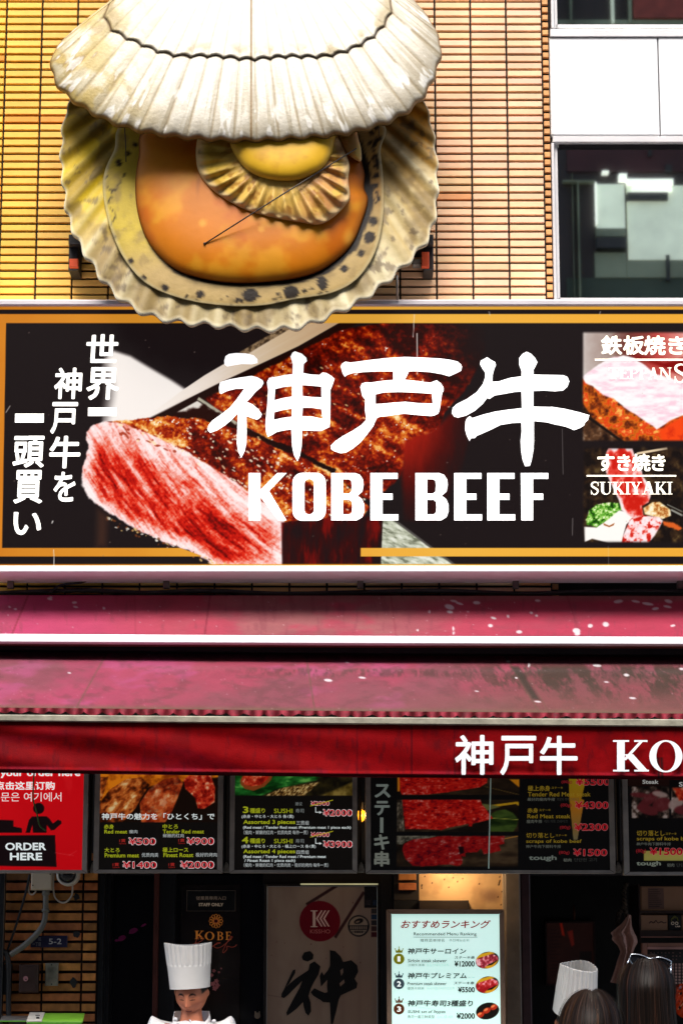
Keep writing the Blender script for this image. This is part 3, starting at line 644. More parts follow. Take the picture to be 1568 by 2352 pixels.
Yv = Yv + .014 * ss(-.004, .006, ds) + .016 * np.exp(-(ds / .004) ** 2) + .004 * (fbm(uu * 600, V_ * 60, 26, 3) - .5)
front = at(px, py, Yv)
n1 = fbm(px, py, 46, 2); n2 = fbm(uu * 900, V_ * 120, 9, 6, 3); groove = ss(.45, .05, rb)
C = Canvas(px.ravel(), py.ravel(), (236, 231, 216))
G = lambda a: np.asarray(a).ravel()
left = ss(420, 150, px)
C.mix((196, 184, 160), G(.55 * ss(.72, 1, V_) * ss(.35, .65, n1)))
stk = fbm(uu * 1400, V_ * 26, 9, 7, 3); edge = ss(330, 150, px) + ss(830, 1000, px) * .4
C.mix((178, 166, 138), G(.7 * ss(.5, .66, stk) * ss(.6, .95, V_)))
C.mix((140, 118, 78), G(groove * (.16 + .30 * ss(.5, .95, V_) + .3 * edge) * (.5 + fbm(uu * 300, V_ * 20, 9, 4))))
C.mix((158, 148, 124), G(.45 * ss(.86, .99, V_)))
C.mix((196, 168, 84), G(left * (.25 + .55 * ss(.42, .62, n1))))  # yellow light cast painted over the mottled left side
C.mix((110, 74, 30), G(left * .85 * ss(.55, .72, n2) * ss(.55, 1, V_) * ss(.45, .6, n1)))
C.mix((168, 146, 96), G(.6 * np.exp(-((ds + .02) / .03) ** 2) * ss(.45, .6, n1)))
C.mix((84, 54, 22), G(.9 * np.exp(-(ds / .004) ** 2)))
C.mix((118, 84, 34), G(.85 * np.exp(-((px - 577 - (py - 130) * .0) / 2.2) ** 2)))
C.mix((250, 248, 240), G(.8 * ss(.62, .72, n2) * ss(.7, .9, V_)))
C.mix((120, 92, 52), G(.8 * ss(.985, 1, V_)))
colU = srgb(C.c)
back = front.copy(); back[..., 1] += .03
Fo = grid_faces(nu, nv); N0 = nu * nv
rim = np.stack([np.arange(nu - 1) * nv + nv - 1, np.arange(1, nu) * nv + nv - 1, np.arange(1, nu) * nv + nv - 1 + N0, np.arange(nu - 1) * nv + nv - 1 + N0], -1)
mshell = vm('shell_paint', .5, bump=.3, bscale=70, var=.08, vscale=25, spec=.3, alb=.74)
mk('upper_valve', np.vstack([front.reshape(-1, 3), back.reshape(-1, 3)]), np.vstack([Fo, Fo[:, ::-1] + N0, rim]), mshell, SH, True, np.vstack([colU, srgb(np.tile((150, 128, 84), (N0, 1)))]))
# lower valve
HL = np.array([577., 20.])
OL = smooth_poly([(420, 0), (300, 60), (200, 150), (165, 222), (148, 270), (143, 330), (143, 385), (148, 440), (152, 490), (166, 535), (186, 575), (212, 612), (242, 650), (290, 692), (350, 724), (420, 743), (500, 752), (570, 756), (640, 753), (700, 744), (760, 723), (820, 699), (870, 667), (915, 625), (955, 580), (985, 535), (1000, 480), (1005, 430), (1006, 380), (1000, 320), (985, 262), (950, 180), (870, 80), (740, 0)], 8, False)
nu, nv = 900, 110
PL, u = resample(OL, nu); v = np.linspace(.06, 1, nv)
NL = 38
ph = 2 * math.pi * NL * u
U_, V_ = np.meshgrid(np.arange(nu), v, indexing='ij'); cs = np.cos(ph)[U_]; uu = u[U_]
wob = 1 + (.008 * cs + .006 * np.sin(uu * 37)) * ss(.55, 1, V_)
px = HL[0] + (PL[U_, 0] - HL[0]) * V_ * wob; py = HL[1] + (PL[U_, 1] - HL[1]) * V_ * wob
def bowl(V, py): return -.16 - .36 * np.clip((py - HL[1]) / 735, 0, 1.1) + .09 * (1 - V ** 2.2)
Yv = bowl(V_, py) - .0085 * cs * ss(.2, 1, V_) * (.35 + 1.3 * fbm(uu * 300, V_ * 4, 26, 2, 2)) - .018 * (fbm(uu * 500, V_ * 12, 16, 6, 3) - .5)
front = at(px, py, Yv)
C = Canvas(px.ravel(), py.ravel(), (190, 166, 108)); n1 = fbm(px, py, 60, 1); n2 = fbm(px, py, 22, 4)
ylw = ss(580, 420, py) * ss(460, 320, px); brn = ss(470, 250, py) * ss(760, 860, px); low = ss(520, 660, py)
C.mix((228, 194, 34), G(.9 * ylw)); C.mix((206, 130, 26), G(.9 * brn)); C.mix((148, 136, 104), G(.6 * low))
st2 = fbm(uu * 420, V_ * 5, 12, 9, 3)
C.mix((222, 212, 176), G(.6 * ss(.5, .66, st2) * ss(.25, .7, V_) + .25 * ss(.2, .95, cs) * ss(.5, .9, V_)))
C.mix((120, 96, 50), G(.5 * ss(.5, .36, st2) * ss(.4, .8, V_)))
C.mix((112, 92, 58), G(.55 * ss(.52, .68, n1) * ss(.5, .9, V_)))
C.mix((92, 78, 62), G(.55 * ss(.60, .72, n2) * ss(.6, .9, V_)))
C.mix((236, 230, 206), G(.9 * ss(.985, 1, V_)))
back = front.copy(); back[..., 1] += .03; N0 = nu * nv; Fo = grid_faces(nu, nv)
rim = np.stack([np.arange(nu - 1) * nv + nv - 1, np.arange(1, nu) * nv + nv - 1, np.arange(1, nu) * nv + nv - 1 + N0, np.arange(nu - 1) * nv + nv - 1 + N0], -1)
mshell2 = vm('shell_gloss', .45, bump=.15, bscale=60, var=.1, vscale=20, spec=.1, alb=.78)
mk('lower_valve', np.vstack([front.reshape(-1, 3), back.reshape(-1, 3)]), np.vstack([Fo, Fo[:, ::-1] + N0, rim]), mshell2, SH, True, np.vstack([srgb(C.c), srgb(np.tile((170, 156, 120), (N0, 1)))]))
_ang = np.unwrap(np.arctan2(PL[:, 0] - HL[0], PL[:, 1] - HL[1])); _rad = np.linalg.norm(PL - HL, axis=1)
def lowY(x, y):
    a = np.arctan2(x - HL[0], y - HL[1]); r = np.hypot(x - HL[0], y - HL[1])
    return bowl(np.clip(r / np.interp(a, _ang[::-1] if _ang[0] > _ang[-1] else _ang, _rad[::-1] if _ang[0] > _ang[-1] else _rad), 0, 1), y)
def lobe(name, outline, c, h, yoff, paint, mat, p=2.4, nu=300, nv=46, relief=None):
    P, u = resample(np.vstack([smooth_poly(outline, 6), outline[0]]), nu + 1); P = P[:-1]
    s = np.linspace(.0, 1, nv); s = 1 - (1 - s) ** 1.5
    I, S = np.meshgrid(np.arange(nu), s, indexing='ij')
    x = c[0] + (P[I, 0] - c[0]) * S; y = c[1] + (P[I, 1] - c[1]) * S
    Y = lowY(x, y) - yoff - h * np.clip(1 - S ** p, 0, 1) ** .5
    if relief is not None: Y = Y - relief(x, y, I / nu, S)
    Y[:, -1] += yoff + .02
    return mk(name, at(x, y, Y).reshape(-1, 3), grid_faces(nu, nv, True), mat, SH, True, srgb(paint(x.ravel(), y.ravel(), (I / nu).ravel(), S.ravel())))
ORANGE = [(345, 290), (318, 360), (310, 430), (318, 500), (345, 565), (400, 618), (470, 642), (545, 651), (620, 648), (690, 638), (748, 616), (806, 566), (834, 505), (846, 459), (837, 432), (838, 400), (832, 375), (815, 320), (790, 285), (570, 270)]
spots = [(860 + random.gauss(0, 9), random.uniform(290, 470), random.uniform(2, 6)) for _ in range(46)]
spots += [(857, 508, 10), (848, 545, 13), (829, 582, 8), (790, 617, 9), (740, 650, 16), (668, 672, 18), (575, 678, 18), (700, 668, 6), (640, 698, 6), (545, 690, 7), (460, 676, 9), (273, 374, 8), (295, 352, 6), (312, 332, 6), (262, 545, 6), (300, 600, 8), (330, 640, 8), (380, 662, 9)]
spots += [(242 + 6 * math.sin(i) + i * 1.2, 380 + i * 8, random.uniform(1.5, 3)) for i in range(18)] + [(262 + i * 3.2, 440 - i * 5 + random.uniform(-3, 3), random.uniform(1.2, 2.4)) for i in range(9)]
spots += [(random.uniform(420, 800), 0, random.uniform(1.5, 4)) for _ in range(40)]
def p_mantle(x, y, u, s):
    C = Canvas(x, y, (178, 152, 98)); 
    C.mix((196, 172, 50), ss(440, 320, x) * ss(640, 520, y) * .85); C.mix((178, 126, 58), ss(800, 860, x) * ss(520, 400, y) * .8)
    C.mix((134, 112, 70), ss(.5, .7, fbm(x, y, 30, 3)) * .5)
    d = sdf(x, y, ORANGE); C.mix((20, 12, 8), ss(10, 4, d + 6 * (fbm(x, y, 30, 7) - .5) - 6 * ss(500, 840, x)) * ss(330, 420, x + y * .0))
    for (a, c, r) in spots:
        if c == 0: c = 690 - abs(a - 590) * .12 * (a > 590) + random.uniform(-14, 14)
        C.ell(a, c, r, r * random.uniform(.7, 1.1), (26, 18, 14), random.uniform(0, 3), 2.2, .95)
    C.mix((196, 182, 140), ss(.965, .99, s) * .7); return C.c
lobe('mantle', [(300, 275), (262, 345), (240, 395), (237, 450), (255, 530), (288, 600), (340, 655), (420, 688), (513, 703), (601, 703), (674, 689), (762, 674), (821, 641), (862, 580), (879, 510), (882, 440), (874, 350), (862, 275), (570, 255)], (570, 450), .03, .02, p_mantle, mshell2, 4)
mgloss = vm('gloss_paint', .40, bump=.08, bscale=25, var=.08, vscale=8, spec=.12, alb=.72)
def p_orange(x, y, u, s):
    C = Canvas(x, y, (206, 120, 18)); C.mix((222, 158, 42), ss(.5, .66, fbm(x, y, 90, 2)) * .7); C.mix((186, 84, 10), ss(.55, .7, fbm(x, y, 110, 8)) * .45); C.mix((120, 60, 16), ss(.30, .45, fbm(x * .5, y, 46, 4)) * 0 + .35 * ss(.9, 1, s)); C.mix((150, 78, 20), .5 * ss(5, 1.5, np.abs(x - 452 - .03 * (y - 300))) * ss(470, 420, y)); C.mix((244, 190, 80), .5 * (ss(13, 3, np.hypot(x - 466, y - 512)) + ss(11, 3, np.hypot(x - 600, y - 526)) + ss(30, 4, np.hypot((x - 800) * 1.6, y - 545))))
    C.mix((204, 132, 40), ss(470, 380, x) * ss(500, 380, y) * .8); C.mix((104, 50, 14), ss(.975, 1, s) * .8); return C.c
lobe('adductor_muscle', ORANGE, (575, 450), .13, .035, p_orange, mgloss, 3.0)
FRILL = [(470, 290), (452, 325), (450, 365), (457, 397), (478, 427), (513, 455), (566, 483), (630, 501), (689, 511), (733, 516), (765, 500), (797, 468), (804, 447), (800, 412), (803, 382), (795, 354), (777, 312), (740, 285), (600, 270)]
def p_frill(x, y, u, s):
    C = Canvas(x, y, (220, 182, 92)); a = np.arctan2(x - 640, y - 300)
    C.mix((150, 104, 44), ss(.5, .7, fbm(a * 60, np.hypot(x - 640, y - 300) * .3, 7, 3)) * .8)
    C.mix((206, 176, 60), ss(560, 460, x) * .7); C.mix((226, 196, 150), ss(.86, .95, s) * .8); C.mix((196, 140, 96), ss(640, 740, x) * ss(.45, .6, fbm(x, y, 26, 6)) * .6); return C.c
lobe('gill_frill', FRILL, (640, 350), .07, .16, p_frill, mgloss, 6, relief=lambda x, y, u, s: .016 * np.sin(u * 2 * math.pi * 26) * ss(.45, .85, s) * ss(1, .93, s))
def p_disc(x, y, u, s):
    C = Canvas(x, y, (226, 178, 44)); C.mix((180, 124, 36), ss(.5, .7, fbm(x, y, 60, 5)) * .4); C.mix((222, 184, 84), ss(.86, .97, s) * .6); return C.c
lobe('scallop_meat', [(535, 280), (528, 327), (542, 360), (566, 389), (601, 408), (648, 416), (689, 412), (733, 392), (756, 365), (767, 327), (765, 290), (650, 265)], (650, 330), .085, .23, p_disc, mgloss, 4)
lobe('side_lobe', [(771, 290), (778, 320), (792, 348), (826, 372), (830, 350), (824, 322), (812, 292)], (800, 322), .05, .15, p_frill, mgloss, 3, 90, 20)
mrope = pm('dark_wire', (.05, .04, .03), .6, .3)
def wire(pts, r=.0035):
    P = [at(*p) for p in pts]; return MB().tube(P, r, 6).build('stay_wire', mrope, SH, True)
def lathe_(c, prof, n=16):
    V = [(c[0] + r_ * math.cos(2 * math.pi * k / n), c[1] + d, c[2] + r_ * math.sin(2 * math.pi * k / n)) for r_, d in prof for k in range(n)]
    return np.array(V), [[i * n + k, i * n + (k + 1) % n, (i + 1) * n + (k + 1) % n, (i + 1) * n + k] for i in range(len(prof) - 1) for k in range(n)]
yw = lambda x, y: float(lowY(np.array([x]), np.array([y]))[0])
wire([(818, 341, yw(818, 341) - .22), (640, 452, yw(640, 452) - .27), (470, 560, yw(470, 560) - .15)])
q = at(470, 560, yw(470, 560) - .148); mk('eyelet', *lathe_(q, [(.0005, -.012), (.004, -.011), (.006, -.006), (.006, .02)]), mrope, SH, True)
wire([(286, 285, yw(286, 285) - .12), (289, 330, yw(289, 330) - .10), (290, 372, yw(290, 372) - .05)], .003)
wire([(869, 285, yw(869, 285) - .10), (870, 320, yw(870, 320) - .06)], .002)
b = MB().tube([at(911, 632, -.42), at(912, 688, -.36)], .006, 8).build('stay_rod', pm('steel_rod', (.35, .33, .3), .4, .7), SH, True)
for (x0, x1, ox0, ox1) in ((158, 300, 160, 180), (860, 995, 968, 985)):
    b = MB(); b.pbox(x0, 538, x1, 560, -.22, .0, bev=.004); b.pbox(x0 if x0 < 500 else x1 - 22, 560, x0 + 22 if x0 < 500 else x1, 620, -.16, .0, bev=.004)
    br = b.build('bracket', pm('black_steel', (.010, .010, .012), .5, var=.3), SH)
    b = MB(); b.pbox(ox0, 594 if x0 < 500 else 578, ox1, 612, -.20, -.165, bev=.003); b.build('end_cap', pm('orange_cap', (.75, .09, .02), .5, var=.1), br)
b = MB(); b.pbox(948, 595, 965, 608, -.06, 0, bev=.002); b.build('fixing_plate', pm('pale_plate', (.6, .58, .5), .5), SH)

# ------------------------------------------------------------------ awnings
def tilt(px, l, m, r):
    return np.interp(px, [-260, 0, 784, 1568, 1830], [l - (m - l) / 3, l, m, r, r + (r - m) / 3])
XA, XB = -240, 1810
def awn_surface(name, parent, prof, top, bot, painter, mat, nx=760, ny=70, wr=None):
    """cloth sheet: prof(t)->(depth, fraction of the way down)"""
    xs = np.linspace(XA, XB, nx); t = np.linspace(0, 1, ny)
    I, T = np.meshgrid(xs, t, indexing='ij'); d, fr = prof(T)
    y = tilt(I, *top) * (1 - fr) + tilt(I, *bot) * fr
    if wr is not None: d = d + wr(I, y, T)
    return mk(name, at(I, y, d).reshape(-1, 3), grid_faces(nx, ny), mat, parent, True, srgb(painter(I.ravel(), y.ravel(), T.ravel())))
def bar(mb, top, bot, Yf, Yb, n=14, rnd=.004):
    """long bar following the awning's slight tilt"""
    xs = np.linspace(XA, XB, n); a = tilt(xs, *top); c = tilt(xs, *bot)
    T = at(xs, a, Yf); Bm = at(xs, c, Yf); V = []
    for k in range(n):
        (x, _, z1), (x2, _, z0) = T[k], Bm[k]
        V += [(x, Yb, z1), (x, Yf + rnd, z1), (x, Yf, z1 - rnd), (x, Yf, z0 + rnd), (x, Yf + rnd, z0), (x, Yb, z0)]
    Fs = []
    for k in range(n - 1):
        for j in range(6): Fs.append([k * 6 + j, k * 6 + (j + 1) % 6, (k + 1) * 6 + (j + 1) % 6, (k + 1) * 6 + j])
    Fs += [list(range(6)), [(n - 1) * 6 + j for j in range(6)][::-1]]
    return mb.add(V, Fs)
AW1 = thing('awning', 'short pink upper awning spotted with white bird droppings under the sign', 'awning', at(784, 1480, -.3))
drops = [(515, 213, 14, 4), (540, 224, 16, 4), (495, 240, 20, 9), (497, 263, 12, 5), (620, 221, 15, 6), (697, 291, 11, 4), (683, 326, 9, 6), (815, 355, 12, 6), (900, 211, 11, 4), (1270, 215, 19, 6), (1350, 215, 17, 4), (1405, 226, 24, 5), (1440, 248, 14, 5),
         (1500, 214, 16, 6), (1495, 239, 17, 4), (1212, 320, 13, 9), (1141, 327, 10, 7), (1078, 350, 16, 10), (1082, 364, 12, 6), (1520, 326, 10, 4), (349, 347, 4, 4), (403, 262, 4, 6), (870, 267, 6, 4), (764, 283, 4, 6), (513, 340, 4, 8), (514, 360, 4, 6), (895, 280, 5, 4), (580, 262, 3, 3)]
dropsL = [(230, 203, 11, 4), (235, 195, 7, 2), (343, 220, 10, 4), (348, 240, 10, 3), (478, 246, 5, 5), (72, 250, 6, 3), (45, 240, 5, 3)]
def p_aw1(x, y, t):
    C = Canvas(x, y, (188, 70, 92))
    C.mix((198, 64, 116), ss(420, 60, x) * (.5 + .5 * fbm(x, y, 120, 2))); C.mix((188, 54, 84), ss(820, 1400, x) * .8)
    C.mix((166, 104, 104), ss(330, 620, x) * ss(1180, 800, x) * ss(.35, .6, fbm(x * .4, y, 40, 3)) * .85)
    C.mix((158, 108, 100), ss(.14, .02, t) * ss(500, 900, x) * .8); C.mix((150, 70, 84), ss(.5, .7, fbm(x * .5, y * 2, 60, 5)) * .35); C.mix((128, 96, 88), ss(.86, 1, t) * .6 * fbm(x, y * .3, 14, 9))
    C.mix((140, 62, 78), ss(.62, .75, fbm(x, y * .25, 10, 7)) * .35)
    for a, b, lft in ((66, 26, 1), (483, 470, 1), (897, 909, 0), (1300, 1332, 0), (310, 312, 1)): C.line((a, 1366), (b, 1462), 4, (140, 40, 62), 1, .75 if lft and a != 310 else .35)
    for L, ox in ((drops, 784), (dropsL, 0)):
        for a, c, rx, ry in L: C.ell(ox + a / 2, 1274 + c / 2, rx / 2 * 1.1, ry / 2 * 1.25, (238, 232, 236), random.uniform(-.2, .3), 1.6, .95)
    for i in range(70): C.ell(random.uniform(0, 1560), random.uniform(1370, 1458), random.uniform(.6, 1.6), random.uniform(.6, 1.4), (226, 200, 206), 0, 1, .7)
    return C.c
mcl = vm('awning_cloth', .65, alb=.53, bump=.16, bscale=120, var=.07, vscale=12, spec=.25)
awn_surface('fabric', AW1, lambda t: (-.10 - .34 * t, np.sin(t * 1.35) / math.sin(1.35)), (1367, 1368, 1369), (1458, 1462, 1465), p_aw1, mcl, 760, 60, wr=lambda x, y, t: -.010 * np.sin(t * math.pi) * (fbm(x, y * 2, 130, 3) - .5) - .003 * np.sin(x / 46 + 4 * fbm(x, y, 90, 2)) * ss(0, .5, t) * fbm(x, y, 140, 6))
bar(MB(), (1455.5, 1460, 1462.5), (1476, 1479.5, 1481.5), -.50, -.40, rnd=.006).build('front_bar', pm('white_bar', (.84, .85, .9), .35, var=.04, scale=6), AW1)
bar(MB(), (1475, 1478.5, 1480.5), (1481, 1484.5, 1487), -.455, -.41).build('lower_lip', pm('rusty_lip', (.12, .04, .03), .7), AW1)
b = bar(MB(), (1452, 1456, 1459), (1492, 1500, 1504), -.385, -.06); b.build('roller_housing', pm('dark_housing', (.012, .014, .018), .5), AW1)

AW2 = thing('awning', 'long lower awning with grime streaked top and red valance over the shopfront', 'awning', at(784, 1790, -.6))
def p_aw2(x, y, t):
    C = Canvas(x, y, (166, 68, 90))
    C.mix((178, 66, 104), ss(520, 100, x) * .6); C.mix((134, 74, 84), ss(.4, .65, fbm(x * .5, y, 90, 2)) * .75)
    C.mix((188, 84, 136), ss(.5, .7, fbm(x * .3 - y * .5, y + x * .25, 36, 4)) * ss(1250, 800, x) * .5)
    C.mix((110, 62, 66), ss(.5, .75, fbm(x * .4, y, 14, 8)) * .45)
    C.mix((112, 66, 62), ss(960, 1250, x) * ss(.2, .45, t) * .55)
    st = .6 * fbm(x * .8 - y * .55, y * .35 + x * .18, 22, 5) + .4 * fbm(x * 1.2 - y * .7, y * .7 + x * .2, 7, 2)
    C.mix((66, 50, 38), ss(940, 1250, x) * ss(.40, .60, st) * ss(.06, .25, t) * ss(1.0, .45, t) * .9); C.mix((120, 84, 70), ss(700, 1100, x) * ss(.5, .9, t) * .35)
    C.mix((70, 50, 42), ss(.24, .30, t + .04 * fbm(x, y, 8, 3)) * ss(.44, .34, t) * ss(300, 800, x) * ss(.40, .62, .5 * fbm(x, y * .5, 5, 6) + .5 * fbm(x, y, 26, 3)) * .55)
    C.mix((120, 92, 72), ss(.90, .985, t) * (.4 + .6 * fbm(x, y * .3, 18, 2))); C.mix((96, 74, 56), ss(.97, 1, t) * .7)
    C.mix((178, 6, 40), ss(.10, .0, t) * ss(600, 900, x) * .8); C.mix((128, 18, 48), ss(.06, .0, t) * .7)
    for a, b_ in ((246, 168), (702, 724), (1156, 1240), (1182, 1262)): C.line((a, 1500), (b_, 1640), 4 if a != 1182 else 2, (112, 80, 66), 1.2, .7)
    C.poly([(1172, 1532), (1190, 1530), (1240, 1608), (1222, 1606)], (52, 44, 32), 5, op=.85)
    for a, c, rx, ry in ((319, 543, 7, 2.4), (1507, 577, 17, 5), (685, 459, 4, 2), (784 * 2 + 95, 565, 15, 3.4), (1568 + 1172, 509, 18, 5), (1568 + 1307, 553, 11, 5), (1568 + 1215, 585, 10, 2.5), (1568 + 900, 675, 14, 3), (1568 + 802, 566, 6, 3), (1568 + 1335, 659, 14, 3.5), (1568 + 620, 627, 9, 2), (1568 + 765, 490, 9, 4), (1568 + 860, 506, 4, 9), (1568 + 25, 494, 8, 3), (1568 + 1560, 525, 10, 4)):
        C.ell(a / 2, 1274 + c / 2, rx / 2 * 1.1, ry / 2 * 1.3, (232, 226, 230), .1, 1.4, .95)
    for i in range(130): C.ell(random.uniform(0, 1560), random.uniform(1510, 1630), random.uniform(.6, 1.4), random.uniform(.5, 1.1), (214, 180, 194), 0, 1, .5)
    return C.c
awn_surface('fabric', AW2, lambda t: (-.30 - .08 * ss(0, .2, t) - .60 * np.clip((t - .08) / .92, 0, 1), t), (1494, 1503, 1507), (1626, 1634, 1640), p_aw2, mcl, 760, 80,
            wr=lambda x, y, t: -.012 * np.sin((x * .35 + (t * 140) * 1.6) / 21) * ss(.1, .5, t) * ss(1, .7, t) * (.4 + fbm(x, y, 160, 3)) - .035 * np.exp(-((t - .2) / .09) ** 2))
xs = np.linspace(XA, XB, 900); t = np.linspace(0, 1, 7)
I, T = np.meshgrid(xs, t, indexing='ij')
sc = np.abs(np.sin(I / 13 + 1.6 * fbm(I, I * 0, 60, 2))) ** .7
yy = tilt(I, 1625, 1633, 1639) + T * (7 + 9 * sc * (.5 + .5 * ss(.3, .6, fbm(I, I * 0 + 9, 50, 5))))
dd = -.985 - .012 * np.sin(I / 4.5 + 3 * fbm(I, I * 0, 30, 6)) * T
mk('fringe', at(I, yy, dd).reshape(-1, 3), grid_faces(900, 7), pm('fringe_cloth', srgb((118, 10, 34)), .8, var=.4, scale=40), AW2, True)
bar(MB(), (1641, 1647, 1652), (1656, 1662.5, 1669), -1.02, -.93).build('front_bar', pm('weathered_bar', (.30, .285, .22), .6, .1, var=.3, scale=14, bump=.2), AW2)
bar(MB(), (1632, 1640, 1646), (1644, 1651, 1657), -.96, -.90).build('hem_rail', pm('dark_rail', (.012, .01, .012), .6), AW2)
def p_val(x, y, t):
    C = Canvas(x, y, (162, 4, 14)); C.mix((136, 8, 36), ss(.48, .68, fbm(x * .35 - y, y + x * .2, 70, 3)) * ss(1000, 300, x) * .6); C.mix((92, 4, 16), ss(.5, .7, fbm(x, y, 60, 5)) * .3)
    C.mix((80, 10, 26), ss(.90, .97, t) * .8); C.mix((110, 4, 20), ss(.08, 0, t) * .6); C.mix((150, 20, 50), ss(.82, .9, t) * ss(.97, .9, t) * ss(.45, .6, fbm(x, y * 0, 80, 2)) * .6)
    C.mix((90, 14, 30), ss(.55, .75, fbm(x, y * .3, 9, 8)) * .35)
    for a in (945, 1042, 820): C.line((a, 1660), (a, 1790), 4 if a == 945 else 2.5, (84, 8, 24), 1, .7)
    for a in (1044, 1518, 1510): C.line((a, 1740), (a + 2, 1788), 5, (50, 20, 24), 2, .6 * (a != 1044) + .3)
    return C.c
def w_val(x, y, t):
    f = ss(1300, 500, x)
    return -.014 * f * np.sin((x * .30 + t * 118 * -1.7) / 26 + 1.5 * fbm(x, y, 150, 3)) * (.35 + .65 * fbm(x, y, 190, 5)) * ss(0, .3, t) - .008 * np.sin(x / 60 + 3 * fbm(x, y, 120, 2)) * t - .012 * np.exp(-((t - .93) / .03) ** 2)
mval = vm('valance_cloth', .7, alb=.5, bump=.12, bscale=150, var=.08, vscale=14, spec=.05)
VAL = awn_surface('valance', AW2, lambda t: (-1.0 + 0 * t, t), (1657, 1664, 1670), (1775, 1785, 1791), p_val, mval, 760, 70, wr=w_val)
mvl = ink((242, 244, 250))
VY = -1.028
for ch, bx in zip('神戸牛', ((520, 828, 697, 1011), (727, 832, 893, 1013), (910, 832, 1083, 1012))):
    text(VAL, ch, (784 + bx[0] / 2, 1274 + bx[1] / 2, 784 + bx[2] / 2, 1274 + bx[3] / 2), VY, mvl, .018)
serif(VAL, [('K', (1405, 1700, 1489, 1772)), ('O', (1490, 1700, 1566, 1774))], VY, mvl)

# ------------------------------------------------------------------ hanging menu boards
BY = -.55
mfr = pm('brushed_frame', (.40, .35, .30), .45, .25, var=.22, scale=12)
WH, YG, RD, GR = (238, 246, 244), (206, 214, 40), (206, 16, 34), (170, 178, 176)
GB = 'boards hanging under the awning'
def board(label, x0, y0, x1, y1, fw, painter, e, step=1.6, Y=BY, D=.07, cat='menu board', name='menu_board', frame=mfr, group=None):
    o = thing(name, label, cat, at((x0 + x1) / 2, y1, Y), group)
    panel('printed_face', o, vm('board_film_%s' % str(e).replace('.', 'p'), .35, emit=e, spec=.25), x0 + fw - 1, y0 + fw - 1, x1 - fw + 1, y1 - (fw - 1) * .6, Y + .012, step, painter)
    ym = (y0 + y1) / 2
    X = [at(a, ym, Y)[0] for a in (x0, x0 + fw, x1 - fw, x1)]; Z = [at(CX, c, Y)[2] for c in (y0, y0 + fw, y1 - fw * .62, y1)]
    b = MB()
    A_ = [(X[0], Z[0]), (X[3], Z[0]), (X[3], Z[3]), (X[0], Z[3])]; B_ = [(X[1], Z[1]), (X[2], Z[1]), (X[2], Z[2]), (X[1], Z[2])]
    for i in range(4):                                          # mitred rails
        j = (i + 1) % 4; q = []
        e1 = .0012
        def pull(p, c): return (p[0] + (c[0] - p[0]) * .0008, p[1] + (c[1] - p[1]) * .0008)
        V = [(A_[i][0], Y + D, A_[i][1]), (A_[j][0], Y + D, A_[j][1]), (A_[j][0], Y, A_[j][1]), (A_[i][0], Y, A_[i][1]),
             (B_[i][0], Y + .003, B_[i][1]), (B_[j][0], Y + .003, B_[j][1]), (B_[i][0], Y + .03, B_[i][1]), (B_[j][0], Y + .03, B_[j][1])]
        mid = np.mean(V, 0); V = [tuple(np.array(p) + (mid - p) * .004) for p in V]
        b.add(V, [[0, 1, 2, 3], [3, 2, 5, 4], [4, 5, 7, 6]])
    b.build('frame', frame, o)
    b = MB(); b.box((X[0] + .004, Y + .035, Z[3] + .004), (X[3] - .004, Y + D, Z[0] - .004)); b.build('back_panel', pm('dark_back', (.02, .018, .016), .7), o)
    return o
def batch(o, Y, conv, rows):
    for r in rows:
        s, bx, col, em = r[0], conv(*r[1]), r[2], r[3]
        text(o, s, bx, Y, ink(col, em), r[4] if len(r) > 4 else .012, r[5] if len(r) > 5 else 0)
def price(o, Y, conv, s, bx, em, big=1):
    x0, y0, x1, y1 = conv(*bx); g = 1.15 if big else .8
    text(o, s, (x0, y0, x1, y1), Y, ink(WH, em), .038, lift=.003, grow=g)
    text(o, s, (x0, y0, x1, y1), Y, ink(RD, em), .02, lift=.005)
FY = BY + .012
# 1: red order board
c1 = lambda a, c, d, e: (a * .3612, 1752 + c * .3612, d * .3612, 1752 + e * .3612)
P1 = lambda L: [(a * .3612, 1752 + c * .3612) for a, c in L]
def p_b1(x, y):
    C = Canvas(x, y, (226, 14, 24)); C.mix((190, 4, 14), ss(1850, 1990, y) * .35 + .2 * fbm(x, y, 60, 3)); C.mix((255, 60, 60), ss(.66, .8, fbm(x, y * .4, 40, 4)) * .2)
    k = (24, 12, 14)
    C.ell(248 * .3612, 1752 + 290 * .3612, 13, 12.8, k)
    C.poly(P1([(165, 445), (185, 365), (205, 342), (298, 340), (318, 357), (338, 386), (370, 362), (392, 370), (393, 386), (346, 428), (326, 430), (300, 396), (298, 446), (212, 446), (207, 396), (193, 446)]), k, .8)
    C.poly(P1([(-40, 362), (88, 365), (88, 405), (140, 415), (142, 445), (-40, 445)]), k, .8); C.poly(P1([(-60, 462), (352, 460), (362, 662), (-60, 655)]), k, .8)
    C.line(*P1([(352, 572), (470, 590)]), 1.2, (240, 90, 90), 1, .5); C.line(*P1([(440, 590), (490, 560)]), 1, (240, 90, 90), 1, .5)
    return C.c
o = board('red backlit order board with black figure behind a counter', -110, 1735, 202, 2005, 11, p_b1, .5)
batch(o, FY, c1, [('your order here', (5, 44, 512, 97), WH, .7, .03), ('点击这里订购', (-30, 119, 350, 172), WH, .7, .02), ('주문은 여기에서', (-55, 188, 392, 246), WH, .6, 0), ('ORDER', (35, 508, 295, 557), WH, .6, .03), ('HERE', (65, 572, 270, 620), WH, .6, .03)])
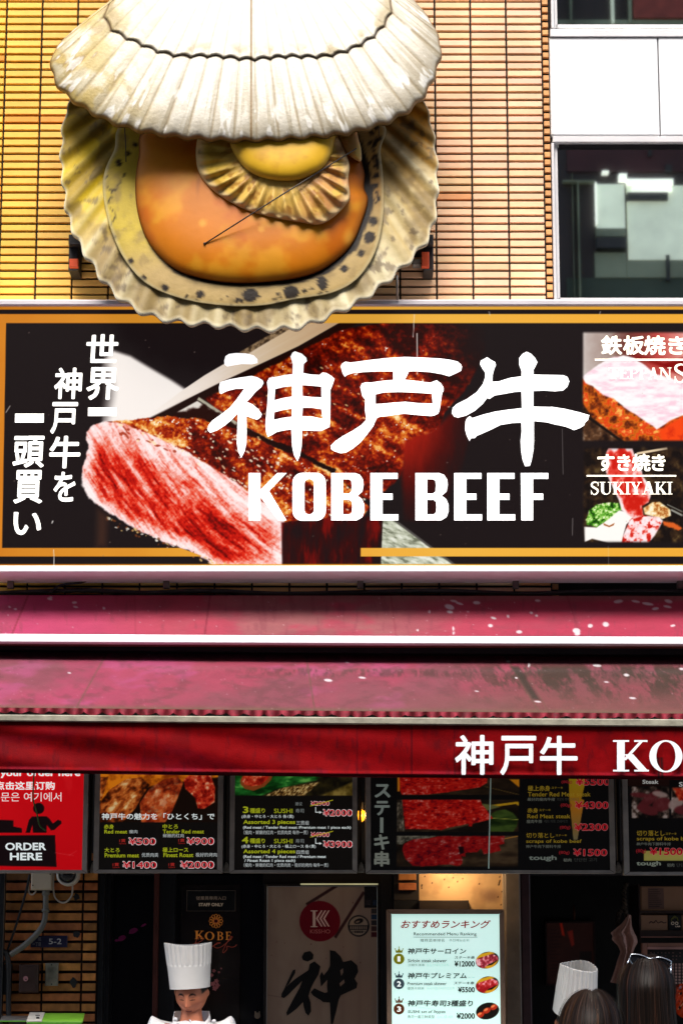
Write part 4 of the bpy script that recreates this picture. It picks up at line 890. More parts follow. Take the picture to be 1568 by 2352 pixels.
tag(MB().tube(smooth_poly([at(*p) for p in ((82, 1748, -.62), (78, 1790, -.60), (77, 1835, -.585), (84, 1862, -.58), (90, 1890, -.58), (95, 1900, -.58), (106, 1908, -.58))], 6, False), .0035, 6).build('cable', pm('green_wire', (.03, .16, .03), .5), None, True), 'green wire dangling in front of the red order board', 'cable')
# 2: sushi board
def searing(x, y, d):
    n = fbm(x * .8 + y * .6, y * .7 - x * .3, 12, 3, 4); return ramp(n + .12 * ss(0, 18, -d) - .06, [(.25, (40, 14, 4)), (.42, (122, 48, 14)), (.55, (196, 92, 32)), (.68, (226, 140, 66)), (.8, (255, 214, 150))])
def redmeat(x, y, d):
    n = fbm(x, y, 9, 4, 4); return ramp(n, [(.28, (128, 16, 10)), (.45, (196, 40, 22)), (.6, (226, 82, 46)), (.78, (255, 190, 150))])
def p_b2(x, y):
    C = Canvas(x, y, (20, 17, 15)); m = 1752 + 379 * .3612
    C.rect(205, 1740, 520, m, (26, 14, 8), .6); C.poly(P1([(620, -60), (1400, -60), (1400, 90), (1160, 120), (960, 150), (700, 240), (620, 240)]), lambda x, y, d: ramp(fbm(x, y, 20, 2), [(.3, (150, 60, 6)), (.6, (250, 140, 24))]), 3)
    C.poly(P1([(600, 90), (690, 90), (650, 230), (600, 220)]), searing, 2); C.poly(P1([(640, 245), (700, 170), (800, 105), (900, 92), (952, 140), (905, 215), (862, 290), (800, 360), (770, 381), (636, 381), (634, 300)]), searing, 1.5)
    C.poly(P1([(890, 255), (950, 165), (1040, 105), (1130, 88), (1165, 130), (1130, 225), (1090, 320), (1050, 381), (900, 381)]), lambda x, y, d: .6 * searing(x, y, d) + .4 * redmeat(x, y, d), 1.5)
    C.poly(P1([(1168, 110), (1200, 80), (1340, 80), (1368, 160), (1365, 250), (1300, 292), (1260, 290), (1240, 220), (1180, 165)]), redmeat, 1.5)
    C.rect(205, m, 520, 2010, (20, 17, 15), .6)
    q = np.array([(1000 + 95 * math.cos(i * 1.05), 520 + 95 * math.sin(i * 1.05)) for i in range(6)])
    for a in P1(q): C.ell(a[0], a[1], 20, 20, (30, 20, 18)); C.ell(a[0], a[1], 18.5, 18.5, (20, 17, 15))
    return C.c
o = board('hanging board with grilled sushi photo and four red prices', 217, 1735, 512, 2005, 12, p_b2, .42)
batch(o, FY, c1, [('神戸牛の魅力を「ひとくち」で', (648, 320, 1365, 362), WH, .5, .02), ('赤身', (663, 392, 725, 421), YG, .34, .02), ('Red meat', (665, 426, 810, 450), YG, .34, .02), ('瘦肉', (822, 427, 875, 449), WH, .36, 0),
                  ('中とろ', (1035, 390, 1132, 420), YG, .34, .02), ('Tender Red meat', (1036, 425, 1298, 450), YG, .34, .02), ('鮮嫩的红肉', (1037, 452, 1170, 475), WH, .36, 0),
                  ('大とろ', (665, 540, 762, 570), YG, .34, .02), ('Premium meat', (667, 575, 885, 602), YG, .34, .02), ('优质肉类', (902, 573, 1008, 599), WH, .36, 0),
                  ('極上ロース', (1035, 538, 1198, 569), YG, .34, .02), ('Finest Roast', (1040, 573, 1230, 600), YG, .34, .02), ('极好的烤肉', (1245, 572, 1380, 598), WH, .36, 0)]
      + [('1貫', q, (196, 50, 44), .34, .02) for q in ((760, 485, 800, 506), (1135, 483, 1175, 504), (718, 637, 758, 658), (1073, 637, 1112, 658))]
      + [('1piece', q, (196, 50, 44), .3, .01) for q in ((760, 509, 803, 520), (1135, 507, 1178, 518), (718, 660, 761, 671), (1073, 660, 1115, 671))])
for s, q in (('¥500', (820, 478, 990, 521)), ('¥900', (1190, 476, 1360, 520)), ('¥1400', (782, 628, 996, 670)), ('¥2000', (1148, 626, 1360, 670))): price(o, FY, c1, s, q, .5)
# 3: sushi set board
c3 = lambda a, c, d, e: (495.6 + a * .3612, 1752 + c * .3612, 495.6 + d * .3612, 1752 + e * .3612)
P3 = lambda L: [(495.6 + a * .3612, 1752 + c * .3612) for a, c in L]
def p_b3(x, y):
    C = Canvas(x, y, (20, 17, 15)); m = 1752 + 209 * .3612
    k = y < m; C.c[k] = ramp(fbm(x[k] * .3 - y[k], y[k] + x[k] * .4, 14, 2), [(.3, (10, 46, 12)), (.6, (34, 116, 40)), (.75, (104, 180, 80))])
    C.poly(P3([(250, 230), (380, 170), (640, 110), (700, 60), (1000, 60), (1000, 230)]), lambda x, y, d: ramp(fbm(x, y, 22, 3), [(.35, (14, 12, 8)), (.7, (50, 42, 18))]), 3)
    C.poly(P3([(300, 215), (420, 160), (560, 138), (660, 122), (560, 215)]), lambda x, y, d: ramp(fbm(x * 1.2 + y, y, 4, 4, 3), [(.3, (50, 30, 10)), (.5, (150, 110, 54)), (.7, (226, 196, 130))]), 2)
    C.poly(P3([(660, 215), (760, 170), (900, 110), (900, 215)]), lambda x, y, d: ramp(fbm(x, y, 16, 5), [(.3, (70, 54, 14)), (.7, (150, 126, 60))]), 4)
    C.poly(P3([(155, 115), (180, 60), (370, 60), (350, 110), (310, 150), (240, 178), (185, 165), (160, 140)]), (150, 70, 30), 1.5)
    C.poly(P3([(165, 110), (185, 60), (350, 60), (330, 105), (290, 140), (230, 150), (185, 140)]), redmeat, 1.2)
    C.rect(515, m, 830, 2010, (20, 17, 15), .6); C.ell(640, 1925, 42, 42, (28, 20, 18)); C.ell(640, 1925, 40, 40, (20, 17, 15))
    return C.c
o = board('hanging board listing three and four piece sushi sets with struck out prices', 528, 1735, 820, 2005, 11, p_b3, .40)
batch(o, FY, c3, [('建议', (505, 250, 550, 272), GR, .3, 0)])
for dy in (0, 192):
    n3 = dy == 0
    batch(o, FY, c3, [('3' if n3 else '4', (172 if n3 else 166, 278 + dy, 208, 320 + dy), YG, .34, .03), ('種盛り', (217, 288 + dy, 313, 320 + dy), YG, .34, .02), ('SUSHI', (370, 292 + dy, 488, 320 + dy), YG, .32, .01), ('寿司', (507, 292 + dy, 560, 318 + dy), GR, .34, 0)])
batch(o, FY, c3, [('(赤身・中とろ・大とろ 各1貫)', (165, 330, 495, 355), WH, .4, .015), ('Assorted 3 pieces', (175, 363, 505, 397), YG, .34, .025), ('三贯组', (512, 369, 592, 395), WH, .36, 0),
                  ('(Red meat / Tender Red meat /Premium meat 1 piece each)', (174, 402, 858, 425), WH, .4, .02), ('（瘦肉・鮮嫩的红肉・优质肉类 每件一贯）', (178, 430, 585, 456), WH, .34, 0),
                  ('(赤身・中とろ・大とろ・極上ロース 各1貫)', (165, 520, 635, 545), WH, .4, .015), ('Assorted 4 pieces', (175, 550, 505, 583), YG, .34, .025), ('四贯组', (512, 556, 592, 581), WH, .36, 0),
                  ('(Red meat / Tender Red meat / Premium meat', (175, 587, 700, 611), WH, .4, .02), ('/ Finest Roast 1 piece each)', (183, 612, 505, 636), WH, .4, .02), ('（瘦肉・鮮嫩的红肉・优质肉类・极好的烤肉 每件一贯）', (178, 638, 715, 663), WH, .34, 0)])
price(o, FY, c3, '¥2900', (605, 245, 720, 271), .45, 0); price(o, FY, c3, '¥4900', (605, 442, 720, 470), .45, 0); price(o, FY, c3, '¥2000', (682, 297, 866, 338), .5); price(o, FY, c3, '¥3900', (684, 497, 866, 538), .5)
def thick(pts, wd):
    P = np.array(pts, float); t = (P[1] - P[0]) / np.linalg.norm(P[1] - P[0]); n = np.array([-t[1], t[0]]) * wd / 2
    return [[tuple(P[0] + n), tuple(P[1] + n), tuple(P[1] - n), tuple(P[0] - n)]]
for d in (0, 198): shapes(o, [thick(P3([(600, 275 + d), (745, 237 + d)]), 1.6)], FY, ink((214, 206, 30), .4), 'strike_line', .007)
for d in (0, 198): shapes(o, [[P3([(632, 282 + d), (637, 282 + d), (637, 312 + d), (658, 312 + d), (658, 306 + d), (675, 315 + d), (658, 324 + d), (658, 317 + d), (632, 317 + d)])]], FY, ink(WH, .45), 'arrow')
# 4: steak skewer board
c5 = lambda a, c, d, e: (1001.7 + a * .3612, 1752 + c * .3612, 1001.7 + d * .3612, 1752 + e * .3612)
P5 = lambda L: [(1001.7 + a * .3612, 1752 + c * .3612) for a, c in L]
P6 = lambda L: [(884.9 + a * .20316, 1769.8 + c * .20316) for a, c in L]
def marbled(k):
    def f(x, y, d):
        n = .6 * fbm(x, y, 8, 4, 4) + .4 * fbm(x * .6, y * 1.6, 4, 8, 2) + k * (fbm(x, y, 30, 6) - .5)
        return ramp(n, [(.25, (110, 6, 20)), (.42, (186, 18, 16)), (.58, (214, 34, 22)), (.7, (226, 90, 76)), (.82, (240, 170, 160))])
    return f
def p_b4(x, y):
    C = Canvas(x, y, (17, 16, 16))
    for q in ((135, -60, 1510, 275), (130, 330, 1500, 690), (128, 738, 1495, 1085)):
        C.poly(P6([(q[0], q[1]), (q[2], q[1]), (q[2], q[3]), (q[0], q[3])]), lambda x, y, d: ramp(fbm(x * .4, y, 26, 3), [(.3, (22, 17, 12)), (.6, (50, 36, 24)), (.8, (84, 66, 46))]), .8)
    C.poly(P6([(130, 330), (190, 330), (215, 690), (130, 690)]), lambda x, y, d: ramp(fbm(x, y * .5, 5, 3), [(.3, (40, 32, 24)), (.6, (110, 100, 84)), (.8, (190, 160, 140))]), 1)
    C.poly(P6([(128, 738), (600, 738), (440, 775), (230, 800), (190, 835), (128, 830)]), lambda x, y, d: ramp(fbm(x, y, 6, 3), [(.3, (60, 56, 46)), (.7, (140, 134, 116))]), 1)
    C.poly(P6([(1400, 100), (1510, 100), (1510, 190)]), (226, 140, 24), 1.2); C.poly(P6([(135, 60), (165, 60), (160, 235), (135, 235)]), (216, 130, 30), 1)
    C.poly(P6([(150, -60), (1150, -60), (1148, 140), (1060, 190), (700, 245), (470, 272), (190, 272), (165, 235)]), marbled(.1), 1.2, .6, 6)
    C.line(*P6([(1120, 180), (1505, 272)]), 1, (150, 120, 60), .8, .7)
    C.poly(P6([(1110, 400), (1490, 352), (1505, 360), (1505, 398), (1470, 378), (1120, 425)]), (212, 160, 30), .9)
    C.poly(P6([(1080, 375), (1200, 385), (1300, 410), (1110, 460)]), (110, 110, 60), 1.5)
    C.poly(P6([(1150, 520), (1250, 455), (1350, 440), (1440, 480), (1498, 550), (1480, 640), (1440, 690), (1190, 690), (1160, 600)]), lambda x, y, d: ramp(fbm(x * .3, y, 14, 2), [(.3, (22, 38, 12)), (.7, (70, 92, 36))]), 2)
    C.line(*P6([(1200, 538), (1500, 556)]), 1, (180, 180, 70), .8)
    C.poly(P6([(640, 690), (1180, 560), (1180, 690)]), (16, 12, 10), 2, op=.8)
    C.poly(P6([(188, 330), (1070, 330), (1085, 375), (1120, 420), (1175, 490), (1212, 540), (1160, 560), (980, 600), (975, 632), (940, 632), (930, 605), (740, 640), (630, 672), (440, 662), (225, 662), (205, 500)]), marbled(.15), 1.2, .8, 6)
    C.line(*P6([(1340, 772), (1495, 742)]), 2, (190, 130, 50), .8)
    C.poly(P6([(190, 900), (210, 830), (300, 780), (480, 765), (600, 742), (1350, 742), (1340, 800), (1345, 830), (1280, 840), (1300, 905), (1200, 930), (1110, 945), (1080, 880), (1040, 920), (900, 935), (905, 975), (860, 970), (868, 1050), (840, 1080), (700, 1060), (560, 1075), (420, 1085), (310, 1075), (225, 1000)]),
           lambda x, y, d: .72 * marbled(.5)(x, y, d) + np.array([14, 0, 6]), 1.5, 1.5, 8)
    C.poly(P6([(820, 860), (880, 860), (890, 930), (840, 950)]), (30, 10, 14), 2)
    C.poly(P5([(838, 60), (942, 60), (942, 140), (920, 230), (938, 238), (895, 490), (870, 490), (845, 238)]), lambda x, y, d: ramp((y - 1790) / 140, [(0, (176, 150, 24)), (.5, (186, 120, 34)), (.8, (150, 116, 60)), (1, (130, 120, 86))]), .8)
    return C.c
o = board('wide hanging board of raw beef skewers with tall grey katakana title', 839, 1735, 1410, 2006, 12, p_b4, .26)
GD, GY, DG = (190, 158, 44), (150, 154, 140), (96, 96, 90)
c4 = c3
batch(o, FY, c4, [('ス', (1008, 135, 1110, 222), (160, 172, 164), .2, .035), ('テ', (1008, 242, 1105, 335), (160, 172, 164), .2, .035), ('キ', (1005, 455, 1102, 553), (160, 168, 156), .2, .035), ('串', (1005, 562, 1103, 660), (160, 164, 150), .2, .035)])
shapes(o, [[[(495.6 + a * .3612, 1752 + c * .3612) for a, c in ((1043, 348), (1064, 348), (1064, 445), (1043, 445))]]], FY, ink((160, 170, 160), .2))
EM = .2
batch(o, FY, c5, [('極上赤身', (580, 145, 722, 180), GD, EM, .02), ('ステーキ', (730, 152, 803, 166), GD, EM, .01), ('Tender Red Meat steak', (580, 186, 978, 214), GD, EM, .015), ('最好的瘦肉牛排', (578, 222, 752, 243), GY, EM, 0), ('최상의 레어 스테이크', (765, 222, 905, 242), DG, .1, 0),
                  ('赤身', (577, 288, 645, 318), GD, EM, .02), ('ステーキ', (652, 293, 725, 308), GD, EM, .01), ('Red Meat steak', (577, 327, 850, 353), GD, EM, .015), ('瘦肉牛排', (572, 362, 670, 384), GY, EM, 0), ('레드 미트 스테이크', (685, 362, 832, 382), DG, .1, 0),
                  ('切り落とし', (570, 445, 748, 478), GD, EM, .01), ('ステーキ', (756, 455, 828, 468), GD, EM, .01), ('scraps of kobe beef', (570, 487, 922, 516), GD, EM, .015), ('神户牛肉下脚料牛排', (568, 522, 790, 543), GY, EM * .8, 0),
                  ('tough', (587, 588, 763, 627), (150, 160, 148), EM, .025), ('韧肉', (806, 608, 857, 629), GY, EM, 0), ('단단한 고기', (875, 606, 1018, 628), DG, .12, 0)]
      + [('(80g)', q, (176, 40, 48), EM, .02) for q in ((788, 258, 858, 285), (783, 400, 850, 425), (777, 560, 845, 585), (793, 112, 862, 135))])
def price2(o, s, bx, em=.3):
    text(o, s, c5(*bx), FY, ink((214, 150, 150), em * .7), .04, lift=.004, grow=.8); text(o, s, c5(*bx), FY, ink((190, 10, 30), em), .022, lift=.006)
for s, q in (('¥5500', (885, 95, 1102, 143)), ('¥4300', (880, 246, 1092, 292)), ('¥2300', (876, 386, 1088, 431)), ('¥1500', (870, 548, 1083, 592))): price2(o, s, q)
tag(MB().tube([at(1127, 1750, -.60), at(1124, 1880, -.60), at(1121.5, 1995, -.60)], .0028, 6).build('cord', pm('pale_streak', (.55, .75, .66), .5, emit=.12), None, True), 'thin glowing rod standing for a light streak in front of the beef skewer board', 'cord')  # pale light streak built as a thin glowing rod
# 5: scraps board at the right edge
def p_b5(x, y):
    C = Canvas(x, y, (17, 15, 15)); C.rect(1440, 1740, 1536, 1805, (40, 20, 16), 1)
    for q in ((1240, 152, 1478, 352), (1492, 155, 1760, 352)):
        C.poly(P5([(q[0], q[1]), (q[2], q[1]), (q[2], q[3]), (q[0], q[3])]), lambda x, y, d: ramp(fbm(x, y, 14, 3), [(.35, (18, 14, 12)), (.6, (90, 70, 60)), (.75, (190, 170, 160))]), 1)
    for (cx, cy, rx, ry, ro) in ((1290, 205, 60, 16, .1), (1350, 235, 90, 30, -.7), (1430, 265, 60, 45, -.3), (1420, 200, 50, 18, .2), (1340, 300, 70, 30, .3), (1520, 260, 50, 35, -.5), (1600, 200, 60, 40, .2), (1570, 300, 60, 30, 0)):
        a = P5([(cx, cy)])[0]; C.ell(a[0], a[1], rx * .36, ry * .36, (112, 40, 44) if rx > 55 else (190, 160, 150), ro, 3, .9)
    C.poly(P5([(1500, 160), (1760, 160), (1760, 240), (1540, 240)]), redmeat, 3)
    C.poly(P5([(1318, 560), (1800, 560), (1800, 622), (1318, 622)]), (190, 180, 90), 1)
    return C.c
o = board('hanging board of sliced beef scraps cut off by the right picture edge', 1430, 1738, 1740, 2010, 12, p_b5, .2)
batch(o, FY, c5, [('Steak', (1308, 108, 1410, 134), (210, 210, 205), .3, .025), ('S', (1540, 122, 1565, 152), (210, 210, 205), .3, .025), ('切り落とし', (1272, 430, 1448, 465), GD, EM, .01), ('ステーキ', (1455, 444, 1525, 459), GD, EM, .01), ('scraps of kobe beef', (1272, 470, 1630, 501), GD, EM, .015), ('神户牛肉下脚料牛排', (1270, 506, 1488, 527), GY, EM * .8, 0),
                  ('(80g)', (1267, 548, 1332, 577), (176, 40, 48), EM, .02), ('tough', (1270, 625, 1425, 661), (160, 168, 150), EM, .025), ('韧肉', (1465, 640, 1510, 662), GY, EM, 0), ('단단한 고기', (1525, 640, 1660, 662), DG, .12, 0)])
price2(o, '¥1500', (1355, 541, 1563, 587))
# clips between the boards, hanging bars and the small orange lamp
hb = MB()
for x in (-60, 205.5, 515, 824, 1415): hb.pbox(x, 1700, x + 6, 1998, -.49, -.45)
hb.pbox(-200, 1978, 1750, 1986, -.47, -.445); tag(hb.build('hanging_rack', pm('rack_steel', (.03, .028, .026), .6, .4)), 'dark steel rack carrying the menu boards under the awning', 'rack')
for i, (x, lb) in enumerate(((214, 'right of the red order board'), (520, 'right of the grilled sushi board'), (829, 'right of the sushi set board'), (1419, 'right of the beef skewer board'))):
    b = MB(); b.pbox(x - 7, 2000, x + 7, 2004, -.50, -.45)
    P = smooth_poly([(x - 6, 2001), (x - 5, 1990), (x - 1, 1980), (x + 3, 1983), (x + 6, 1992), (x + 7, 2001)], 4); b.prism(P[::-1], -.52, -.49)
    tag(b.build('clip', pm('pale_clip', (.28, .26, .22), .5, .3, var=.4, scale=60)), 'small pale metal clip ' + lb, 'clip', 'clips between the menu boards')
LP = thing('lamp', 'small glowing orange lamp between the sushi and skewer boards', 'lamp', at(829.5, 1898, -.42))
q = at(829.5, 1873, -.42); b = MB()
b.tube([q + np.array((0, 0, d)) for d in (.028, .02, .0, -.02, -.03)], [.004, .016, .018, .014, .004], 14); b.build('bulb', pm('orange_glow', srgb((255, 150, 30)), .4, emit=2.2, var=.3), LP, True)
b = MB(); b.tube([q + np.array((0, 0, d)) for d in (.03, .06)], .012, 10); b.tube([q + np.array((0, 0, .06)), q + np.array((0, .4, .1))], .005, 6); b.build('socket', mblk, LP)
lt = bpy.data.lights.new('lamp_light', 'POINT'); lt.energy = .8; lt.color = (1, .5, .15); lt.shadow_soft_size = .02
lo = bpy.data.objects.new('lamp_light', lt); COL.objects.link(lo); lo.parent = LP; lo.location = (0, -.04, .05)

# ------------------------------------------------------------------ shopfront under the awning
def glx(x0, y0, x1, y1): return (x0 * .3386, 1998 + y0 * .3386, x1 * .3386, 1998 + y1 * .3386)
Lp = lambda a, c: (a * .3386, 1998 + c * .3386)
SF = thing('shop_front', 'dark shopfront with tiled pillar, black doors and beige column under the awning', 'shop', (0, .1, 0))
X0, X1, X2 = (float(at(q, 2180, 0)[0]) for q in (98, 188.5, 223))
def pil_tone(x, z, rnd):
    c = np.array([.58, .20, .05]) * rnd.uniform(.55, 1.2); q = rnd.random()
    return c * [1, rnd.uniform(.85, 1.25), 1] * (.55 if q < .12 else 1)
zp = float(at(CX, 2002, 0)[2])
tile_field([(X0 - 2 * (X1 - X0), X0 - (X1 - X0)), (X0 - (X1 - X0), X0), (X0, X1), (X1, X2)], 0.0, zf + .12, 22.1 / 468, zp, pil_tone, .010, .013, .03, 0, 5).build('tile_pillar', vm('worn_tile', .6, bump=.35, bscale=30, var=.3, vscale=22), SF)
b = MB(); b.box((X0 - 2 * (X1 - X0) - .02, .024, 0), (X2, .5, zf + .1)); b.build('pillar_core', mjoint, SF)
mbk = pm('black_frame', (.010, .011, .013), .35, var=.2); mbk2 = pm('black_door', (.006, .006, .008), .18, var=.3, scale=3, spec=.4)
b = MB(); b.pbox(226, 2000, 238, None, .02, .30); b.pbox(238, 2003, 252, None, .10, .30); b.build('door_frame', mbk, SF)
b = MB(); b.pbox(253, 2003, 352, None, .24, .27); gd = b.build('glass_door', mbk2, SF)
mmag = pm('magenta_reflection', (.28, .01, .13), .5, emit=.03, var=.3)
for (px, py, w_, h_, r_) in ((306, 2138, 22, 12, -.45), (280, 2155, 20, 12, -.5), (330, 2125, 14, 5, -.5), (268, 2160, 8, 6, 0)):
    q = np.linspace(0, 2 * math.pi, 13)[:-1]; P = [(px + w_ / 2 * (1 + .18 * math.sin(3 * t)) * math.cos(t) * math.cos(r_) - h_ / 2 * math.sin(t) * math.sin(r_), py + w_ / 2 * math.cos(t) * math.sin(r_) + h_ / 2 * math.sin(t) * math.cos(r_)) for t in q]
    MB().prism(P[::-1], .2375, .239).build('decal_or_reflection', mmag, gd)  # magenta reflection in the door glass, laid on as flat shapes
b = MB(); b.pbox(352, 2003, 363, None, .12, .30); b.build('door_frame', pm('red_brown_frame', (.10, .022, .014), .45, var=.4, scale=6), SF)
b = MB(); b.pbox(363, 2003, 402, None, .16, .30); b.build('door_frame', mbk, SF)
b = MB(); b.pbox(402, 2003, 612, None, .20, .26); sd = b.build('staff_door', mbk2, SF)
b = MB(); b.pbox(413, 2032, 552, None, .188, .199, bev=.003); b.build('door_panel', pm('dark_gloss', (.016, .011, .010), .2, var=.4, scale=4), sd)
PLY = .182
c7 = lambda a, c, d, e: (407 + a * .1129, 2017.6 + c * .1129, 407 + d * .1129, 2017.6 + e * .1129)
b = MB(); b.pbox(429, 2045, 541, 2093, PLY, .187); stp = b.build('staff_plate', pm('plate_black', (.009, .010, .010), .3), sd)
b = MB()
for q in ((429, 2045, 541, 2046.2), (429, 2091.8, 541, 2093), (429, 2046.2, 430.2, 2091.8), (539.8, 2046.2, 541, 2091.8)): b.pbox(*q, PLY - .004, PLY - .0005)
b.build('plate_rim', pm('plate_rim', (.22, .18, .14), .4, .5), stp)
mpt = ink((170, 148, 128), .10)
text(stp, '従業員専用入口', c7(388, 362, 988, 438), PLY, mpt, .0); text(stp, 'STAFF ONLY', c7(440, 500, 938, 567), PLY, ink((206, 186, 160), .14), .02)
mor = ink((206, 124, 50), .22); mrb = ink((150, 62, 46), .18)
YD = .187
cx, cy = 496.2, 2115.6
for k in range(12):
    a = 2 * math.pi * k / 12; P = []
    for t in np.linspace(0, 2 * math.pi, 13): 
        u_, v_ = 10.6 + 5.2 * math.cos(t), 3.6 * math.sin(t); P.append(at(cx + u_ * math.cos(a) - v_ * math.sin(a), cy + u_ * math.sin(a) + v_ * math.cos(a), YD - .002))
    MB().tube(P, .0011, 5, caps=False).build('petal', mor, sd)
MB().tube([at(cx + 5 * math.cos(t), cy + 3.4 * math.sin(t), YD - .002) for t in np.linspace(0, 2 * math.pi, 13)], .0014, 5, caps=False).build('flower_heart', mrb, sd)
serif(sd, [(ch, c7(*bx)) for ch, bx in zip('KOBE', ((355, 1065, 548, 1235), (565, 1085, 757, 1255), (810, 1085, 937, 1255), (985, 1085, 1103, 1250)))], YD, mor)
S7 = lambda L: smooth_poly([at(407 + a * .1129, 2017.6 + c * .1129, YD - .0055) for a, c in L], 6, False)
for L in ([(395, 1250), (360, 1330), (320, 1335), (420, 1310), (520, 1250), (500, 1205), (420, 1215), (380, 1320), (440, 1330), (500, 1370), (560, 1390), (640, 1340), (690, 1310), (640, 1320), (570, 1390), (600, 1420), (700, 1390), (800, 1340), (880, 1310), (820, 1310), (750, 1370), (800, 1415), (900, 1390), (1040, 1280), (1120, 1200), (1090, 1190), (1000, 1330), (930, 1480), (950, 1510), (1010, 1440), (1020, 1380), (1100, 1400), (1160, 1390), (1210, 1350)],):
    MB().tube(S7(L), .0016, 5).build('lettering', mrb, sd)
mpk = pm('pink_decal', (.34, .10, .10), .5, emit=.04, var=.3)
for (a, c, r_) in ((905, 700, 34), (950, 660, 30), (930, 760, 34), (960, 720, 36), (915, 520, 24), (885, 580, 26), (985, 540, 16), (1015, 490, 12)):
    px, py = 336.3 + a * .1693, 2141.5 + c * .1693; q = np.linspace(0, 2 * math.pi, 26)[:-1]
    MB().prism([(px + r_ * .16 * (1 + .22 * math.cos(5 * t)) * math.cos(t), py + r_ * .16 * (1 + .22 * math.cos(5 * t)) * math.sin(t)) for t in q][::-1], YD - .0025, YD - .001).build('decal_or_reflection', mpk, sd)
b = MB(); b.disc((591, 2333), 7, .17, .19, 20); b.pbox(585, 2323, 588, 2329, .172, .19); b.pbox(594, 2323, 597, 2329, .172, .19); b.build('door_knob', pm('tan_knob', (.30, .22, .15), .5, var=.3), sd)
# white poster panel with the brush character
PY_ = .12
pc = lambda a, c: (518.6 + a * .3386, 1998 + c * .3386)
PP = lambda L: [pc(a, c) for a, c in L]
def p_poster(x, y):
    C = Canvas(x, y, (150, 128, 112)); C.mix((132, 106, 96), fbm(x, y, 120, 2) * .6); C.mix((166, 146, 128), ss(.5, .7, fbm(x, y * .4, 60, 5)) * .4)
    for a in (790, 905): C.mix((128, 104, 94), ss(10, 0, np.abs(x - (518 + a * .3386 * 1.0))) * .3)
    C.line(pc(755, 105), pc(545, 236), 7, (58, 34, 34), 1.2); C.line(pc(936, 150), pc(740, 460), 7, (62, 36, 36), 1.2)
    C.ell(734.3, 2115.8, 47, 46.8, (112, 14, 30), 0, 1)
    C.ell(*pc(900, 380), 25, 25, (34, 34, 36), 0, .8); C.ell(*pc(900, 380), 21.6, 21.6, (150, 130, 114), 0, .8)
    C.ell(*pc(900, 348), 11, 6, (40, 34, 32), -.3, 1); C.ell(*pc(893, 352), 5, 2, (140, 116, 100), -.3, 1)
    C.poly(PP([(834, 375), (966, 375), (968, 408), (832, 408)]), (34, 34, 36), .8); C.line(pc(848, 420), pc(952, 420), 1.2, (34, 34, 36), .8)
    for i in range(8): C.rect(*pc(842 + i * 15, 382), *pc(852 + i * 15, 402), (140, 120, 106), .8)
    for i in range(4): C.rect(*pc(872 + i * 15, 414), *pc(883 + i * 15, 428), (44, 38, 38), .8)
    C.rect(*pc(938, 95), *pc(1040, 258), (30, 27, 29), 1)
    for i, c in enumerate(((50, 44, 46), (34, 44, 62), (58, 52, 50), (36, 52, 74), (50, 46, 48), (66, 46, 44), (72, 30, 36))):
        if i < 2: C.rect(*pc(948 + i * 46, 205), *pc(984 + i * 46, 240), c, .8)
        else: C.rect(*pc(985, 262 + (i - 2) * 40), *pc(1032, 296 + (i - 2) * 40), c, .8)
    C.line(pc(280, 848), pc(395, 866), 1.2, (118, 94, 86), 1); C.line(pc(1030, 120), pc(1030, 460), 1.6, (90, 80, 74), 1)
    for i in range(16): C.ell(random.uniform(620, 860), random.uniform(2040, 2350), random.uniform(.6, 1.6), random.uniform(.6, 2), (90, 40, 36), 0, 1, .6)
    return C.c
PO = thing('poster_panel', 'tall beige shop poster panel with black brush character and dark red disc', 'poster', at(740, 2352, PY_))
panel('printed_face', PO, vm('poster_film', .22, emit=.075, spec=.4, alb=.6), 613, 2036, 866, 2480, PY_, 1.5, p_poster)
b = MB(); b.pbox(606, 2030, 612.5, None, PY_ - .02, .3, bev=.002); b.pbox(866.5, 2030, 872, None, PY_ - .02, .3, bev=.002); b.pbox(604, 1996, 873, 2029.6, PY_ + .02, .3); b.pbox(612.5, 2030, 866.5, 2035.5, PY_ - .012, .3, bev=.002); b.pbox(612.5, 2482, 866.5, None, PY_, .3); b.build('frame', pm('bronze_frame', (.022, .018, .016), .35, .3), PO)
b = MB(); b.pbox(690, 2029, 868, 2032.5, PY_ - .03, PY_ - .0205, bev=.002); b.build('glow_strip', pm('glow_trim', srgb((230, 210, 160)), .3, emit=.35, var=.6, scale=3), PO)  # glass edge trim; its bright highlight is put in as emission
mkl = ink((16, 18, 20))
shapes(PO, [[PP([(515, 590), (530, 560), (570, 550), (595, 575), (590, 605), (555, 622), (522, 612)])],
            [PP([(378, 840), (400, 800), (470, 740), (560, 680), (568, 640), (600, 620), (642, 655), (628, 710), (592, 770), (576, 805), (562, 850), (520, 900), (480, 942), (415, 990), (410, 968), (450, 890), (500, 800), (518, 752), (470, 800), (420, 850), (395, 870), (376, 862)])],
            [PP([(455, 680), (472, 675), (470, 700), (430, 770), (398, 802), (424, 745)])],
            [PP([(520, 880), (558, 850), (575, 900), (578, 960), (560, 990), (540, 970), (528, 930)])],
            [PP([(705, 545), (740, 550), (780, 590), (795, 625), (850, 612), (890, 648), (897, 690), (872, 738), (892, 770), (885, 802), (840, 822), (780, 850), (765, 880), (750, 950), (726, 1045), (712, 1045), (708, 960), (705, 900), (660, 897), (640, 882), (590, 852), (575, 830), (600, 803), (640, 822), (672, 835), (690, 828), (685, 790), (688, 745), (645, 792), (640, 750), (636, 720), (650, 690), (664, 715), (692, 680), (706, 650)]),
             PP([(775, 682), (794, 666), (796, 695), (782, 720)]), PP([(770, 770), (800, 742), (806, 765), (776, 792)])]], PY_, mkl)
serif(PO, [('I', (*pc(572, 275), *pc(625, 388)))], PY_, ink((196, 168, 160), .05))
mch = ink((196, 160, 156), .05)
